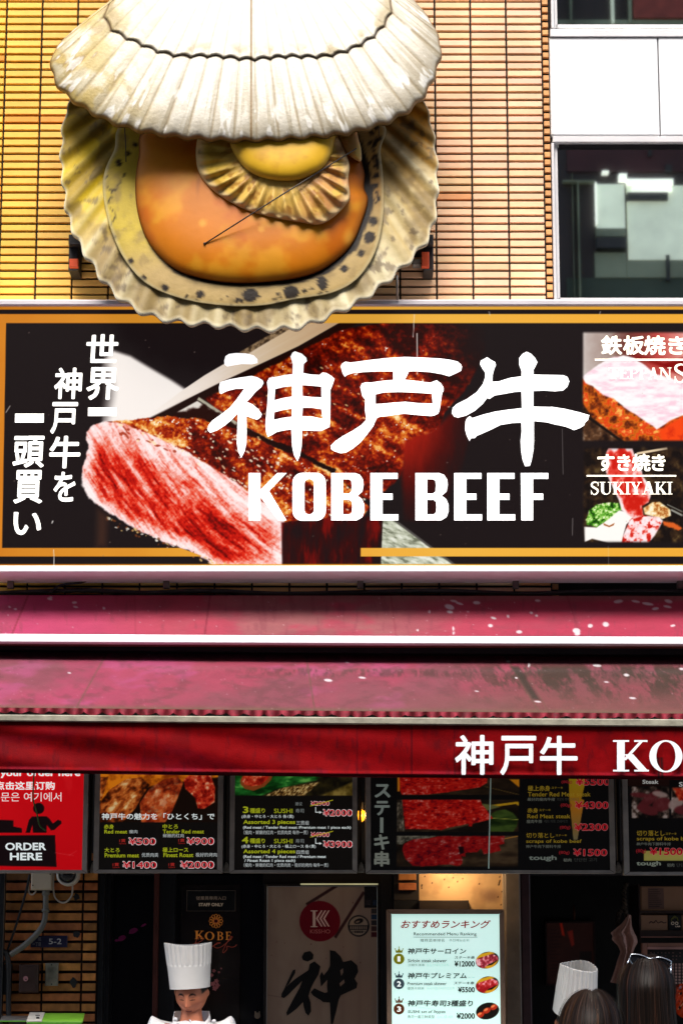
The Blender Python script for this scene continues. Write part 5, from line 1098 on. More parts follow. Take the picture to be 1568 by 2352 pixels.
for d in (0, 24, 48): shapes(PO, [[PP([(645 + d, 275), (656 + d, 275), (624 + d, 330), (656 + d, 384), (644 + d, 384), (610 + d, 330)])]], PY_, mch)
text(PO, 'KISSHO', (*pc(571, 404), *pc(707, 431)), PY_, ink((170, 90, 90), .05), .01)
# right of the poster: dark jamb, bricks, cream panel, column
b = MB(); b.pbox(873, 2003, 905, None, .10, .30); b.pbox(905, 2068, 962, 2140, .02, .3); b.pbox(905, 2140, 962, None, .06, .3); b.build('door_frame', mbk, SF)
b = MB(); xa, xb = float(at(913, 2030, 0)[0]), float(at(957, 2030, 0)[0])
tile_field([(xa, xb)], float(at(CX, 2068, 0)[2]), zf + .1, 22.1 / 468, zp, pil_tone, .008, .013, .03, .0, 9).build('tile_pillar', MATS['worn_tile'], SF)
b = MB(); b.pbox(905, 2000, 962, 2067, .024, .3); b.pbox(896, 2005, 899, 2062, .06, .09); b.build('pillar_core', mjoint, SF)
def p_cream(x, y):
    C = Canvas(x, y, (214, 176, 128)); C.mix((170, 130, 90), ss(.45, .7, fbm(x, y, 50, 3)) * .5); C.mix((120, 84, 70), ss(40, 10, np.hypot(x - 1128, (y - 2058) * 1.4) + 10 * fbm(x, y, 12, 2)) * .55)
    for q in ((975, 2013), (1040, 2016), (1020, 2020), (1050, 2025), (992, 2028), (1062, 2018), (1030, 2038), (968, 2040), (1100, 2030), (1147, 2014), (1146, 2027), (1143, 2060), (1150, 2078), (1152, 2048)): C.ell(*q, 1.4, 1.8, (60, 36, 24), .4, .9)
    for q in ((968, 2034), (1147, 2024), (1145, 2031)): C.ell(*q, 1.6, 3.5, (40, 24, 18), .3, 1)
    return C.c
panel('cream_panel', SF, vm('cream_board', .6, bump=.15, bscale=40), 962, 2003, 1155, 2420, .05, 1.6, p_cream)
mcol = pm('beige_column', (.20, .155, .115), .5, .1, var=.25, scale=9, bump=.1)
b = MB(); b.pbox(1155.5, 2003, 1160, None, .02, .3, bev=.002); b.build('column_edge', pm('pale_edge', (.42, .34, .26), .5), SF)
b = MB(); b.pbox(1160.5, 2003, 1196, None, -.02, .3, bev=.006); b.build('column', mcol, SF)
b = MB(); b.pbox(1196.5, 2003, 1219, None, .03, .3, bev=.006); b.build('column', pm('plum_column', (.07, .03, .032), .5, var=.3), SF)
b = MB(); b.pbox(962, 2068, 1076, 2096, -.02, .045, bev=.003); b.build('shelf_block', pm('dark_wood', (.022, .012, .008), .6, var=.3), SF)
tl = bpy.data.lights.new('strip_light', 'POINT'); tl.energy = 1.4; tl.color = (1, .68, .36); tl.shadow_soft_size = .03
LS = thing('lamp', 'warm lamp hidden behind the boards above the cream panel', 'lamp', at(1040, 1975, -.12))
b = MB(); b.tube([at(985, 1972, -.12), at(1095, 1972, -.12)], .014, 10); b.build('tube', pm('warm_tube', (1, .7, .4), .4, emit=1.5), LS, True)
b = MB(); b.pbox(975, 1960, 1105, 1966, -.14, -.05); b.build('holder', mblk, LS)
to = bpy.data.objects.new('strip_light', tl); COL.objects.link(to); to.parent = LS; to.location = (0, -.0, -.035)

# things fixed to the pillar
def single(name, label, cat, mb, mat, group=None, smooth=False): return tag(mb.build(name, mat, None, smooth), label, cat, group)
JB = thing('junction_box', 'cream plastic junction box with grey conduit on the brick pillar', 'junction box', at(96, 2045, 0))
b = MB(); b.pbox(72, 1992, 120, 2044.5, -.055, 0, bev=.006); b.build('housing', pm('cream_plastic', (.55, .46, .33), .5, var=.08), JB)
b = MB()
for q in ((76, 2033.5), (116, 2008)): b.disc(q, 1.7, -.058, -.05, 10)
b.build('screw', pm('dark_screw', (.03, .02, .02), .5), JB)
P = smooth_poly([at(*Lp(a, c), y) for a, c, y in ((312, 130, -.03), (312, 200, -.03), (311, 290, -.03), (300, 355, -.03), (268, 415, -.032), (215, 470, -.034), (150, 525, -.036), (70, 578, -.04))], 10, False)
rr = [.0135 + (.0016 if (i > 34 and i % 2) else 0) for i in range(len(P))]
MB().tube(P, rr, 12).build('conduit', pm('grey_conduit', (.16, .16, .14), .45, var=.2), JB, True)
b = MB(); b.tube([at(*Lp(312, 138), -.03), at(*Lp(312, 172), -.03)], .018, 12); b.tube([at(*Lp(311, 262), -.03), at(*Lp(311, 285), -.03)], .018, 12); b.build('collar', MATS['grey_conduit'], JB, True)
CAMD = thing('security_camera', 'round white ringed dome camera above the brick pillar', 'camera', at(157, 2034, -.03))
q = at(157.5, 2009, -.03); prof = [(.055, 0), (.054, -.03), (.05, -.04), (.042, -.042), (.040, -.034)]
def lathe(c, prof, n=36):
    V = []; Fs = []
    for r_, d in prof:
        for k in range(n): t = 2 * math.pi * k / n; V.append((c[0] + r_ * math.cos(t), c[1] + d, c[2] + r_ * math.sin(t)))
    for i in range(len(prof) - 1):
        for k in range(n): Fs.append([i * n + k, i * n + (k + 1) % n, (i + 1) * n + (k + 1) % n, (i + 1) * n + k])
    return np.array(V), Fs
mk('ring', *lathe(q, [(.055, .03)] + prof), pm('white_plastic', (.62, .58, .5), .4, var=.08), CAMD, True)
mk('dome', *lathe(q, [(.0405, -.03), (.036, -.044), (.026, -.054), (.012, -.059), (.0005, -.06)]), pm('smoked_dome', (.012, .012, .013), .08), CAMD, True)
mwc = pm('white_cable', (.5, .45, .38), .5)
for nm, pts in (('white cable looping under the junction box', [(205, 30), (196, 110), (200, 155), (222, 168), (243, 148), (240, 130)]), ('white cable hanging in a long loop under the dome camera', [(368, 20), (364, 120), (375, 185), (410, 218), (450, 218), (485, 180), (494, 130), (490, 85)])):
    tag(MB().tube(smooth_poly([at(*Lp(a, c), -.02) for a, c in pts], 6, False), .0042, 6).build('cable', mwc, None, True), nm, 'cable')
tag(MB().tube(smooth_poly([at(*Lp(a, c), -.03) for a, c in ((205, 30), (170, 180), (110, 380), (48, 560))], 6, False), .006, 6).build('cable', mblk, None, True), 'thin black cable slanting down the brick pillar', 'cable')
tag(MB().tube(smooth_poly([at(*Lp(a, c), -.05) for a, c in ((-20, 560), (25, 552), (52, 590), (62, 700), (60, 850), (62, 985), (80, 1025), (170, 1032))], 8, False), .013, 8).build('cable', mblk, None, True), 'thick black cable bundle at the left end of the pillar', 'cable')
b = MB(); b.pbox(-6, 2000, 8, None, -.07, -.02, bev=.003); b.pbox(2, 2215, 26, 2285, -.045, -.005, bev=.01); single('cable_duct', 'black cable duct running down the left picture edge', 'duct', b, mbk)
AD = thing('address_plate', 'navy address plate with white numbers on the brick pillar', 'sign', at(112, 2176, 0))
b = MB(); b.pbox(71, 2149, 155, 2176, -.014, 0, bev=.002); b.build('plate', pm('navy_enamel', (.012, .011, .045), .35), AD)
text(AD, '5-2', (333 * .3386, 1998 + 466 * .3386, 419 * .3386, 1998 + 504 * .3386), -.014, ink((180, 178, 176)), .01)
text(AD, '一丁目', (222 * .3386, 1998 + 491 * .3386, 278 * .3386, 1998 + 517 * .3386), -.014, ink((140, 140, 150)), .01); text(AD, '堀', (258 * .3386, 1998 + 457 * .3386, 280 * .3386, 1998 + 482 * .3386), -.014, ink((130, 130, 140)), .01)
MBX = thing('meter_box', 'brown metal box with pink round lock on the brick pillar', 'box', at(66, 2280, 0))
b = MB(); b.pbox(44, 2215.5, 87.5, 2280, -.05, 0, bev=.004); b.pbox(49, 2221, 83, 2277, -.053, -.049, bev=.002); b.build('housing', pm('brown_metal', (.055, .028, .022), .5, .2, var=.2), MBX)
b = MB(); q = Lp(175, 738); b.disc(q, 5.5, -.062, -.05, 20, r2=6); b.build('lock', pm('pink_lock', (.55, .25, .26), .4), MBX); b = MB(); b.disc((q[0] + 1, q[1] + 1.5), 1.7, -.0635, -.06, 10); b.build('keyhole', mblk, MBX)
CVP = thing('cover_plate', 'small stained grey metal cover plate on the brick pillar', 'plate', at(119, 2265, 0))
b = MB(); b.pbox(104, 2212, 134, 2264.5, -.018, 0, bev=.003); b.build('plate', pm('stained_steel', (.24, .22, .17), .5, .3, var=.5, scale=18), CVP)
b = MB(); b.disc((119, 2216), 1.7, -.02, -.01, 8); b.disc((119, 2260.5), 1.7, -.02, -.01, 8); b.build('screw', mblk, CVP)
for (a, c, w_, h_, lb) in ((520, 183, 22, 22, 'topmost dark glue patch on the brick pillar'), (521, 436, 22, 24, 'middle dark glue patch on the brick pillar beside the navy address plate'), (500, 762, 24, 34, 'lowest and largest dark glue patch on the brick pillar')):
    q = np.linspace(0, 2 * math.pi, 15)[:-1]; P = [((a + w_ * (1 + random.uniform(-.25, .25)) * math.cos(t)) * .3386, 1998 + (c + h_ * (1 + random.uniform(-.3, .3)) * math.sin(t)) * .3386) for t in q]
    single('glue_patch', lb, 'glue patch', MB().prism(P[::-1], -.004, .004), mblk, 'glue patches on the pillar')
# green curved leaflet holder, bottom left
LF = thing('leaflet_holder', 'curved bright green and white leaflet top at the lower left corner', 'leaflet', at(115, 2350, -.3))
def curved(x0, x1, ya, yb, lean, Yb, Yf, mat, name):
    xs = np.linspace(0, 1, 12); t = np.linspace(0, 1, 10); I, T = np.meshgrid(xs, t, indexing='ij')
    x = x0 + (x1 - x0) * I + lean * (1 - T); y = ya + (yb - ya) * T; Y = Yb + (Yf - Yb) * np.sin(T * math.pi / 2)
    A_ = at(x, y, Y).reshape(-1, 3); B_ = A_ + [0, .012, -.004]; n = len(A_); F_ = grid_faces(12, 10)
    return mk(name, np.vstack([A_, B_]), np.vstack([F_, F_[:, ::-1] + n]), mat, LF, True)
curved(97, 190, 2327, 2347, 5, -.12, -.30, pm('green_card', (.20, .50, .04), .4, var=.15), 'green_panel'); curved(61, 96, 2325, 2346, 8, -.12, -.30, pm('white_card', (.6, .58, .52), .4), 'white_panel')
curved(0, 60, 2333, 2344, 6, -.11, -.29, pm('grey_card', (.10, .10, .10), .3), 'grey_panel')
b = MB(); b.pbox(62, 2348, 188, 2352.5, -.315, -.29, bev=.002); b.pbox(0, 2344.5, 60, 2347, -.31, -.28); b.build('rail', pm('green_rail', (.10, .34, .03), .4), LF)
b = MB()
for q in ((82, 2331, 92, 2333), (84, 2335.5, 91, 2340), (80, 2341, 90, 2343)): b.pbox(*q, -.283, -.28)
b.build('pictogram', mblk, LF)

# ranking board
RB = lambda a, c, d, e: (884.9 + a * .1806, 2035.3 + c * .1806, 884.9 + d * .1806, 2035.3 + e * .1806)
RP = lambda L: [(884.9 + a * .1806, 2035.3 + c * .1806) for a, c in L]
RY = -.22
def p_rank(x, y):
    C = Canvas(x, y, (205, 246, 236)); C.mix((222, 250, 246), fbm(x, y, 120, 3) * .7); C.mix((186, 226, 216), ss(2112, 2098, y) * .6)
    for i, (c, k) in enumerate((((112, 112, 8), 926), ((52, 66, 74), 1243), ((78, 36, 12), 1563))):
        q = RP([(171, k)])[0]; C.ell(q[0], q[1], 12.4, 12.4, c, 0, .7)
        C.poly(RP([(132, k - 78), (122, k - 122), (152, k - 102), (171, k - 142), (192, k - 102), (222, k - 122), (212, k - 78)]), c, .6)
        for a, d in ((122, 128), (171, 150), (222, 128)): C.ell(*RP([(a, k - d)])[0], 1.4, 1.4, c, 0, .5)
    for i, (cx, cy) in enumerate(((1292, 942), (1292, 1255), (1296, 1588))):
        q = RP([(cx, cy)])[0]; m = Canvas(C.x, C.y, (22, 18, 14)); 
        if i < 2:
            m.poly(RP([(cx - 160, cy - 60), (cx + 40, cy - 110), (cx + 100, cy - 90), (cx - 140, cy - 10)]), (206, 156, 30), 1); m.poly(RP([(cx - 90, cy + 90), (cx + 60, cy + 60), (cx + 150, cy - 10), (cx + 60, cy + 120)]), (210, 150, 34), 1)
            m.poly(RP([(cx - 150, cy - 5), (cx - 100, cy - 30), (cx + 60, cy - 80), (cx + 130, cy - 50), (cx + 140, cy - 5), (cx + 20, cy + 50), (cx - 50, cy + 110), (cx - 130, cy + 70)]), (lambda x, y, d: ramp(fbm(x, y, 5, 4, 3), [(.3, (120, 30, 40)), (.5, (196, 70, 84)), (.7, (236, 180, 184))])) if i == 0 else (lambda x, y, d: ramp(fbm(x, y, 5, 4, 3) - .3 * ss(cy * .1806 + 2035 - 8, cy * .1806 + 2041, y), [(.15, (150, 20, 24)), (.45, (196, 50, 50)), (.7, (240, 160, 170))])), 1)
        else:
            for a, d, rx, ry in ((-90, 50, 50, 34), (-10, -5, 52, 34), (80, -50, 50, 34)): 
                z = RP([(cx + a, cy + d)])[0]; m.ell(z[0], z[1], rx * .18, ry * .18, (168, 44, 22), -.5, 1.2); m.ell(z[0] - 2, z[1] - 2, rx * .1, ry * .08, (222, 120, 70), -.5, 1.2)
        q2 = np.arange(40) * 2 * math.pi / 40; r0 = R(-14)
        d = sdf(C.x, C.y, [(q[0] + 27 * math.cos(t) * math.cos(r0) - 19 * math.sin(t) * math.sin(r0), q[1] + 27 * math.cos(t) * math.sin(r0) + 19 * math.sin(t) * math.cos(r0)) for t in q2])
        C.mix(m.c, ss(.7, -.7, d))
    C.line(*RP([(355, 648), (1165, 649)]), .9, (50, 60, 58), .5)
    C.line(*RP([(90, 1470), (500, 1500)]), 1.4, (170, 214, 204), 1.5, .7); C.line(*RP([(420, 1540), (760, 1590)]), 2, (176, 220, 210), 2, .6)
    C.line(*RP([(1050, 1162), (1080, 1162)]), .8, (120, 140, 134), .5); C.line(*RP([(1100, 1162), (1128, 1162)]), .8, (120, 140, 134), .5)
    return C.c
rb = board('backlit pale green recommended menu ranking board with three numbered dishes', 888.5, 2088.5, 1160, 2560, 11, p_rank, .78, 1.15, RY, .09, 'menu board', 'menu_board', pm('brown_frame', (.30, .20, .14), .45, .2, var=.2))
RFY = RY + .012
K1, K2, K3 = (18, 24, 24), (104, 126, 120), (170, 14, 22)
batch(rb, RFY, RB, [('おすすめランキング', (195, 432, 1335, 538), K3, .3, .02, .25), ('Recommended Menu Ranking', (358, 588, 1155, 640), K1, 0, .012), ('推荐菜单排名', (440, 668, 748, 710), (70, 84, 80), .2, 0), ('추천메뉴순위', (808, 670, 1058, 708), (96, 112, 108), .2, 0),
                    ('神戸牛サーロイン', (280, 788, 1025, 866), K1, 0, .025, .12), ('ステーキ串', (875, 888, 1130, 928), K1, 0, .02, .15), ('Sirloin steak skewer', (282, 925, 778, 970), K1, 0, .012, .12), ('沙朗牛排串', (285, 985, 495, 1022), K2, .3, 0), ('등심스테이크꼬치', (525, 985, 800, 1022), (160, 190, 182), .5, 0), ('¥12000', (875, 950, 1132, 1025), K1, 0, .03),
                    ('神戸牛プレミアム', (280, 1100, 1030, 1178), K1, 0, .025, .12), ('ステーキ串', (867, 1212, 1125, 1252), K1, 0, .02, .15), ('Premium steak skewer', (275, 1218, 775, 1260), K1, 0, .012, .12), ('優質牛排串', (275, 1282, 488, 1318), K2, .3, 0), ('프리미엄스테이크꼬치', (525, 1282, 875, 1318), (160, 190, 182), .5, 0), ('¥5500', (920, 1280, 1133, 1352), K1, 0, .03),
                    ('神戸牛寿司3種盛り', (280, 1450, 1110, 1530), K1, 0, .025, .12), ('SUSHI set of 3types', (282, 1578, 760, 1625), K1, 0, .012, .12), ('寿司一套三种类型', (280, 1640, 622, 1682), (80, 96, 92), .2, 0), ('스시 3종 세트', (655, 1642, 860, 1680), (160, 190, 182), .5, 0), ('¥2000', (902, 1612, 1135, 1688), K1, 0, .03),
                    ('1', (152, 893, 188, 960), WH, .8, .04), ('2', (146, 1210, 198, 1278), WH, .8, .03), ('3', (146, 1530, 198, 1598), WH, .8, .03)])

# ------------------------------------------------------------------ kitchen seen through the opening
KR = thing('kitchen_room', 'dark open kitchen room seen right of the beige column', 'room', (1.9, 1, 0))
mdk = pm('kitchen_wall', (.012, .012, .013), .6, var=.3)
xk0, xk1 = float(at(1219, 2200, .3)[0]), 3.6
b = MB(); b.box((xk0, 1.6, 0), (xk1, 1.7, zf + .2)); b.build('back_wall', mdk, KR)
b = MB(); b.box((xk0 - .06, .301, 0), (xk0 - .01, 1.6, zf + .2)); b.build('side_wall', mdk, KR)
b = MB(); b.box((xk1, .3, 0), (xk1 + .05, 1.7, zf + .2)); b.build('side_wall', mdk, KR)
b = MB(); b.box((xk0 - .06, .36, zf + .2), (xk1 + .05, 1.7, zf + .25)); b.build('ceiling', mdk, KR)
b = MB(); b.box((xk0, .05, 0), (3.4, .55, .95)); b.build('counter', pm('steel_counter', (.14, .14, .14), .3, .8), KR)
def p_kp(x, y):
    C = Canvas(x, y, (74, 38, 32)); C.mix((46, 24, 22), fbm(x, y, 40, 3))
    C.poly([(1284, 2118), (1290, 2120), (1296, 2150), (1290, 2148)], (200, 44, 24), 2); C.poly([(1302, 2140), (1314, 2136), (1318, 2170), (1312, 2174)], (150, 44, 34), 2)
    for i in range(14): C.line((1262, 2136 + i * 8), (1262 + random.uniform(14, 34), 2136 + i * 8), 1.6, (30, 16, 16), .8, .8)
    C.rect(1330, 2185, 1358, 2207, (28, 18, 18), 1); C.rect(1310, 2205, 1322, 2208, (24, 14, 14), 1); return C.c
kp = thing('wall_menu', 'dark red wall menu sheet at the back of the kitchen', 'menu', at(1310, 2262, 1.55))
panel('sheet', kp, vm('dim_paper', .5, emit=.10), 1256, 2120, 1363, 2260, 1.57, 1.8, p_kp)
b = MB(); b.pbox(1252, 2116, 1256, 2264, 1.55, 1.59); b.pbox(1363, 2116, 1367, 2264, 1.55, 1.59); b.pbox(1256, 2116, 1363, 2120, 1.55, 1.59); b.pbox(1256, 2260, 1363, 2264, 1.55, 1.59); b.build('frame', pm('plum_frame', (.05, .022, .02), .5), kp)
b = MB(); b.tube([at(1316, 2078, 1.5), at(1317, 2095, 1.5), at(1317.5, 2112, 1.5)], [.004, .009, .007], 8); single('utensil', 'small reddish utensil hanging above the dark red wall menu', 'utensil', b, pm('copper', (.22, .08, .05), .4, .6), smooth=True)
# apron on a twisted cord
AP = Lp
ap = []
def cloth(pts, Y, name, label, cat, mat, amp=.03, kx=20):
    P = np.array(pts, float); L_, R_ = P[:, :2], P[:, 2:]; n = len(P); t = np.linspace(0, 1, 50); 
    lx = np.interp(t, np.linspace(0, 1, n), P[:, 0]); rx = np.interp(t, np.linspace(0, 1, n), P[:, 1]); yl = np.interp(t, np.linspace(0, 1, n), P[:, 2]); yr = np.interp(t, np.linspace(0, 1, n), P[:, 3])
    u = np.linspace(0, 1, 44); I, T = np.meshgrid(u, t, indexing='ij')
    x = lx + (rx - lx) * I; y = yl + (yr - yl) * I
    Yd = Y - amp * (np.sin(I * kx + 2.5 * fbm(I * 100, T * 60, 40, 3)) * (.5 + .7 * fbm(I * 80, T * 60, 30, 7))) * ss(0, .25, T) - .03 * np.sin(I * math.pi)
    A_ = at(x, y, Yd).reshape(-1, 3); B_ = A_ + [0, .006, 0]; F_ = grid_faces(44, 50); m = len(A_)
    return tag(mk(name, np.vstack([A_, B_]), np.vstack([F_, F_[:, ::-1] + m]), mat, None, True), label, cat)
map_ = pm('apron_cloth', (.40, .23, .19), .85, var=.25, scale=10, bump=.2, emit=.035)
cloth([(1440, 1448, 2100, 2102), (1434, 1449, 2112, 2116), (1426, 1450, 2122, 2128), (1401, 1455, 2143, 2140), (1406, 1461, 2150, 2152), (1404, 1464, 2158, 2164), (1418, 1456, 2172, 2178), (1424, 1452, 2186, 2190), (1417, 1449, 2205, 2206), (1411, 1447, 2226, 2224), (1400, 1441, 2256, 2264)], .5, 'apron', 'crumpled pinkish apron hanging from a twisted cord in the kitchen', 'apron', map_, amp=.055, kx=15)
cl = [at(1380.4 + a * .11965, 1998 + c * .11965, .5) for a, c in ((480, 250), (430, 400), (440, 600), (455, 780), (490, 900))]; cl2 = [at(1380.4 + a * .11965, 1998 + c * .11965, .5) for a, c in ((430, 720), (350, 820), (310, 950), (300, 1060))]
P = smooth_poly(cl + cl2[::1], 10, False); V = []
for ph_ in (0, math.pi): V.append([p + .008 * np.array([math.cos(i * .8 + ph_), math.sin(i * .8 + ph_), 0]) for i, p in enumerate(P)])
b = MB(); [b.tube(v_, .006, 6) for v_ in V]; single('cord', 'twisted dark cord looped above the hanging apron', 'cord', b, pm('cord_fibre', (.07, .05, .035), .8, var=.5, scale=50), smooth=True)
# shelves, cartons and framed board at the right
q5 = lambda a, c, d, e: (1380.4 + a * .11965, 1998 + c * .11965, 1380.4 + d * .11965, 1998 + e * .11965)
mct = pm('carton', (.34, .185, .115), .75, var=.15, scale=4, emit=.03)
SHF = thing('shelf', 'dark wall shelves carrying cartons at the right of the kitchen', 'shelf', at(1560, 2152, .7))
b = MB(); b.pbox(1468, 2091.5, 1760, 2098, .55, .95); b.build('board', pm('shelf_wood', (.035, .016, .012), .6), SHF); b = MB(); b.pbox(1468, 2137, 1760, 2150, .55, .95); b.build('board', MATS['shelf_wood'], SHF)
b = MB(); b.pbox(1472, 2151, 1760, 2153.5, .54, .6); b.build('edge_strip', pm('pink_strip', (.34, .15, .12), .5, emit=.02), SHF); b = MB(); b.pbox(1466, 2030, 1470, 2170, .56, .95); b.build('upright', MATS['shelf_wood'], SHF)
cb = thing('carton', 'large brown carton with printed label on the upper shelf', 'carton', at(1540, 2091, .6))
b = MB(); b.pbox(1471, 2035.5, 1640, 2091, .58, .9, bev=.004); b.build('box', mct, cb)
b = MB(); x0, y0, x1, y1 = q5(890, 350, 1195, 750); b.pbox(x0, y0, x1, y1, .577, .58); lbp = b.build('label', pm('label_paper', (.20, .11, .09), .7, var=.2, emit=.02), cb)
b = MB()
for i in range(9): b.pbox(x0 + 2, y0 + 3 + i * 4.8, x0 + random.uniform(18, 33), y0 + 4.2 + i * 4.8, .5755, .577)
b.build('print_line', pm('dim_ink', (.04, .025, .03), .7), lbp)
cb = thing('carton', 'flat brown carton with handwriting on the lower shelf', 'carton', at(1500, 2136.5, .6))
b = MB(); x0, y0, x1, y1 = q5(752, 865, 1268, 1155); b.pbox(x0, y0, x1, y1, .58, .85, bev=.003); b.build('box', mct, cb)
MB().tube(smooth_poly([at(1380.4 + a * .11965, 1998 + c * .11965, .577) for a, c in ((915, 1030), (950, 990), (1000, 1020), (1040, 975), (1090, 1020), (1150, 990), (1190, 1020), (1245, 1005))], 5, False), .0022, 5).build('scribble', pm('dim_ink', (.04, .025, .03)), cb)
b = MB(); x0, y0, x1, y1 = q5(1545, 865, 2100, 1155); b.pbox(x0, y0, x1, y1, .58, .85, bev=.003); single('carton', 'brown carton right of the black box on the lower shelf', 'carton', b, mct)
bx = thing('carton', 'small black box with cap and glasses emblem on the lower shelf', 'carton', at(1548, 2136.5, .6))
b = MB(); x0, y0, x1, y1 = q5(1282, 860, 1532, 1158); b.pbox(x0, y0, x1, y1, .575, .85, bev=.002); b.build('box', pm('black_card', (.010, .011, .012), .5), bx)
wl = lambda L, r_, m_: MB().tube([at(1380.4 + a * .11965, 1998 + c * .11965, .573) for a, c in L], r_, 5).build('emblem', m_, bx)
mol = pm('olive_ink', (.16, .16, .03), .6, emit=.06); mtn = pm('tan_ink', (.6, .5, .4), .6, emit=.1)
wl([(1340, 990), (1345, 940), (1400, 885), (1450, 920), (1470, 985)], .002, mol); wl([(1365, 940), (1400, 910), (1430, 930)], .0015, mol)
for a in (1365, 1440): wl([(a + 27 * math.cos(t), 1025 + 25 * math.sin(t)) for t in np.linspace(0, 2 * math.pi, 12)], .0018, mtn)
text(bx, 'LAB', q5(1415, 1070, 1508, 1098), .575, mtn, .03)
fb = thing('notice_board', 'wood framed dark notice board with rows of pale squares at the right edge', 'notice board', at(1530, 2262, .55))
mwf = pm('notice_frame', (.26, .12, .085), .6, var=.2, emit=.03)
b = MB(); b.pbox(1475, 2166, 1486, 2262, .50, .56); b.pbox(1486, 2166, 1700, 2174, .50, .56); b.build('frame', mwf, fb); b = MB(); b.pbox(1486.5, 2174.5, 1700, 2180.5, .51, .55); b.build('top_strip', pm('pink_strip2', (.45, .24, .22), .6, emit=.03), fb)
b = MB(); b.pbox(1487, 2181, 1700, 2262, .53, .56); b.build('panel', pm('chalk_black', (.012, .012, .012), .7), fb)
b = MB()
for r_ in range(3):
    for i in range(9): 
        if random.random() < .8: b.pbox(1492 + i * 8.4, 2187 + r_ * 7.5, 1492 + i * 8.4 + random.uniform(2, 5), 2190 + r_ * 7.5, .527, .53)
b.build('print_line', pm('dim_print', (.12, .07, .06), .7, emit=.02), fb)
b = MB()
for r_ in range(7):
    for i in range(5): b.pbox(1541 + i * 8, 2213 + r_ * 7, 1546 + i * 8, 2218 + r_ * 7, .527, .53)
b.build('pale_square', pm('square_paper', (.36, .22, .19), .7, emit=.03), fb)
q = at(1575, 2300, .2); n = 26
P = np.array([(1549, 2268), (1556, 2262), (1568, 2259), (1590, 2262), (1602, 2290), (1598, 2325), (1575, 2340), (1556, 2331), (1549, 2318), (1547, 2290)])
PB_ = smooth_poly(P, 6); c_ = PB_.mean(0); V = []; col_ = []
nn, mm = len(PB_), 12; S_ = np.linspace(0, 1, mm); I, Sg = np.meshgrid(np.arange(nn), S_, indexing='ij')
x = c_[0] + (PB_[I, 0] - c_[0]) * Sg; y = c_[1] + (PB_[I, 1] - c_[1]) * Sg; Yb = .2 - .05 * np.sqrt(1 - Sg ** 3) - .008 * np.sin(x * .5 + y * .3)
C = Canvas(x.ravel(), y.ravel(), (196, 60, 20)); C.mix((90, 24, 10), ss(.45, .65, fbm(x.ravel(), y.ravel(), 12, 3))); C.line((1556, 2318), (1569, 2303), 2, (240, 190, 140), 1)
for z in ((1563, 2282), (1560, 2314), (1575, 2296)): C.ell(*z, 3, 4, (30, 14, 10))
tag(mk('snack_bag', at(x, y, Yb).reshape(-1, 3), grid_faces(nn, mm, True), vm('bag_film', .25, emit=.06), None, True, srgb(C.c)), 'orange and brown snack bag at the right picture edge below the notice board', 'bag')

# ------------------------------------------------------------------ people
def skin_mesh(J, edges, sub=2):
    """J: {name: (point, (rx, ry))}; grown with a Skin modifier from the pelvis"""
    names = list(J); me = bpy.data.meshes.new('sk'); me.from_pydata([tuple(J[n][0]) for n in names], [(names.index(a), names.index(b_)) for a, b_ in edges], [])
    o = bpy.data.objects.new('sk', me); COL.objects.link(o)
    o.modifiers.new('s', 'SKIN'); sd_ = o.modifiers.new('d', 'SUBSURF'); sd_.levels = sub; sd_.render_levels = sub
    for i, n in enumerate(names):
        r_ = J[n][1]; me.skin_vertices[0].data[i].radius = r_ if hasattr(r_, '__len__') else (r_, r_); me.skin_vertices[0].data[i].use_root = (i == 0)
    dg = bpy.context.evaluated_depsgraph_get(); m2 = bpy.data.meshes.new_from_object(o.evaluated_get(dg))
    V = np.array([v_.co[:] for v_ in m2.vertices]); Fs = [list(p.vertices) for p in m2.polygons]
    bpy.data.objects.remove(o); bpy.data.meshes.remove(me); bpy.data.meshes.remove(m2)
    return V, Fs
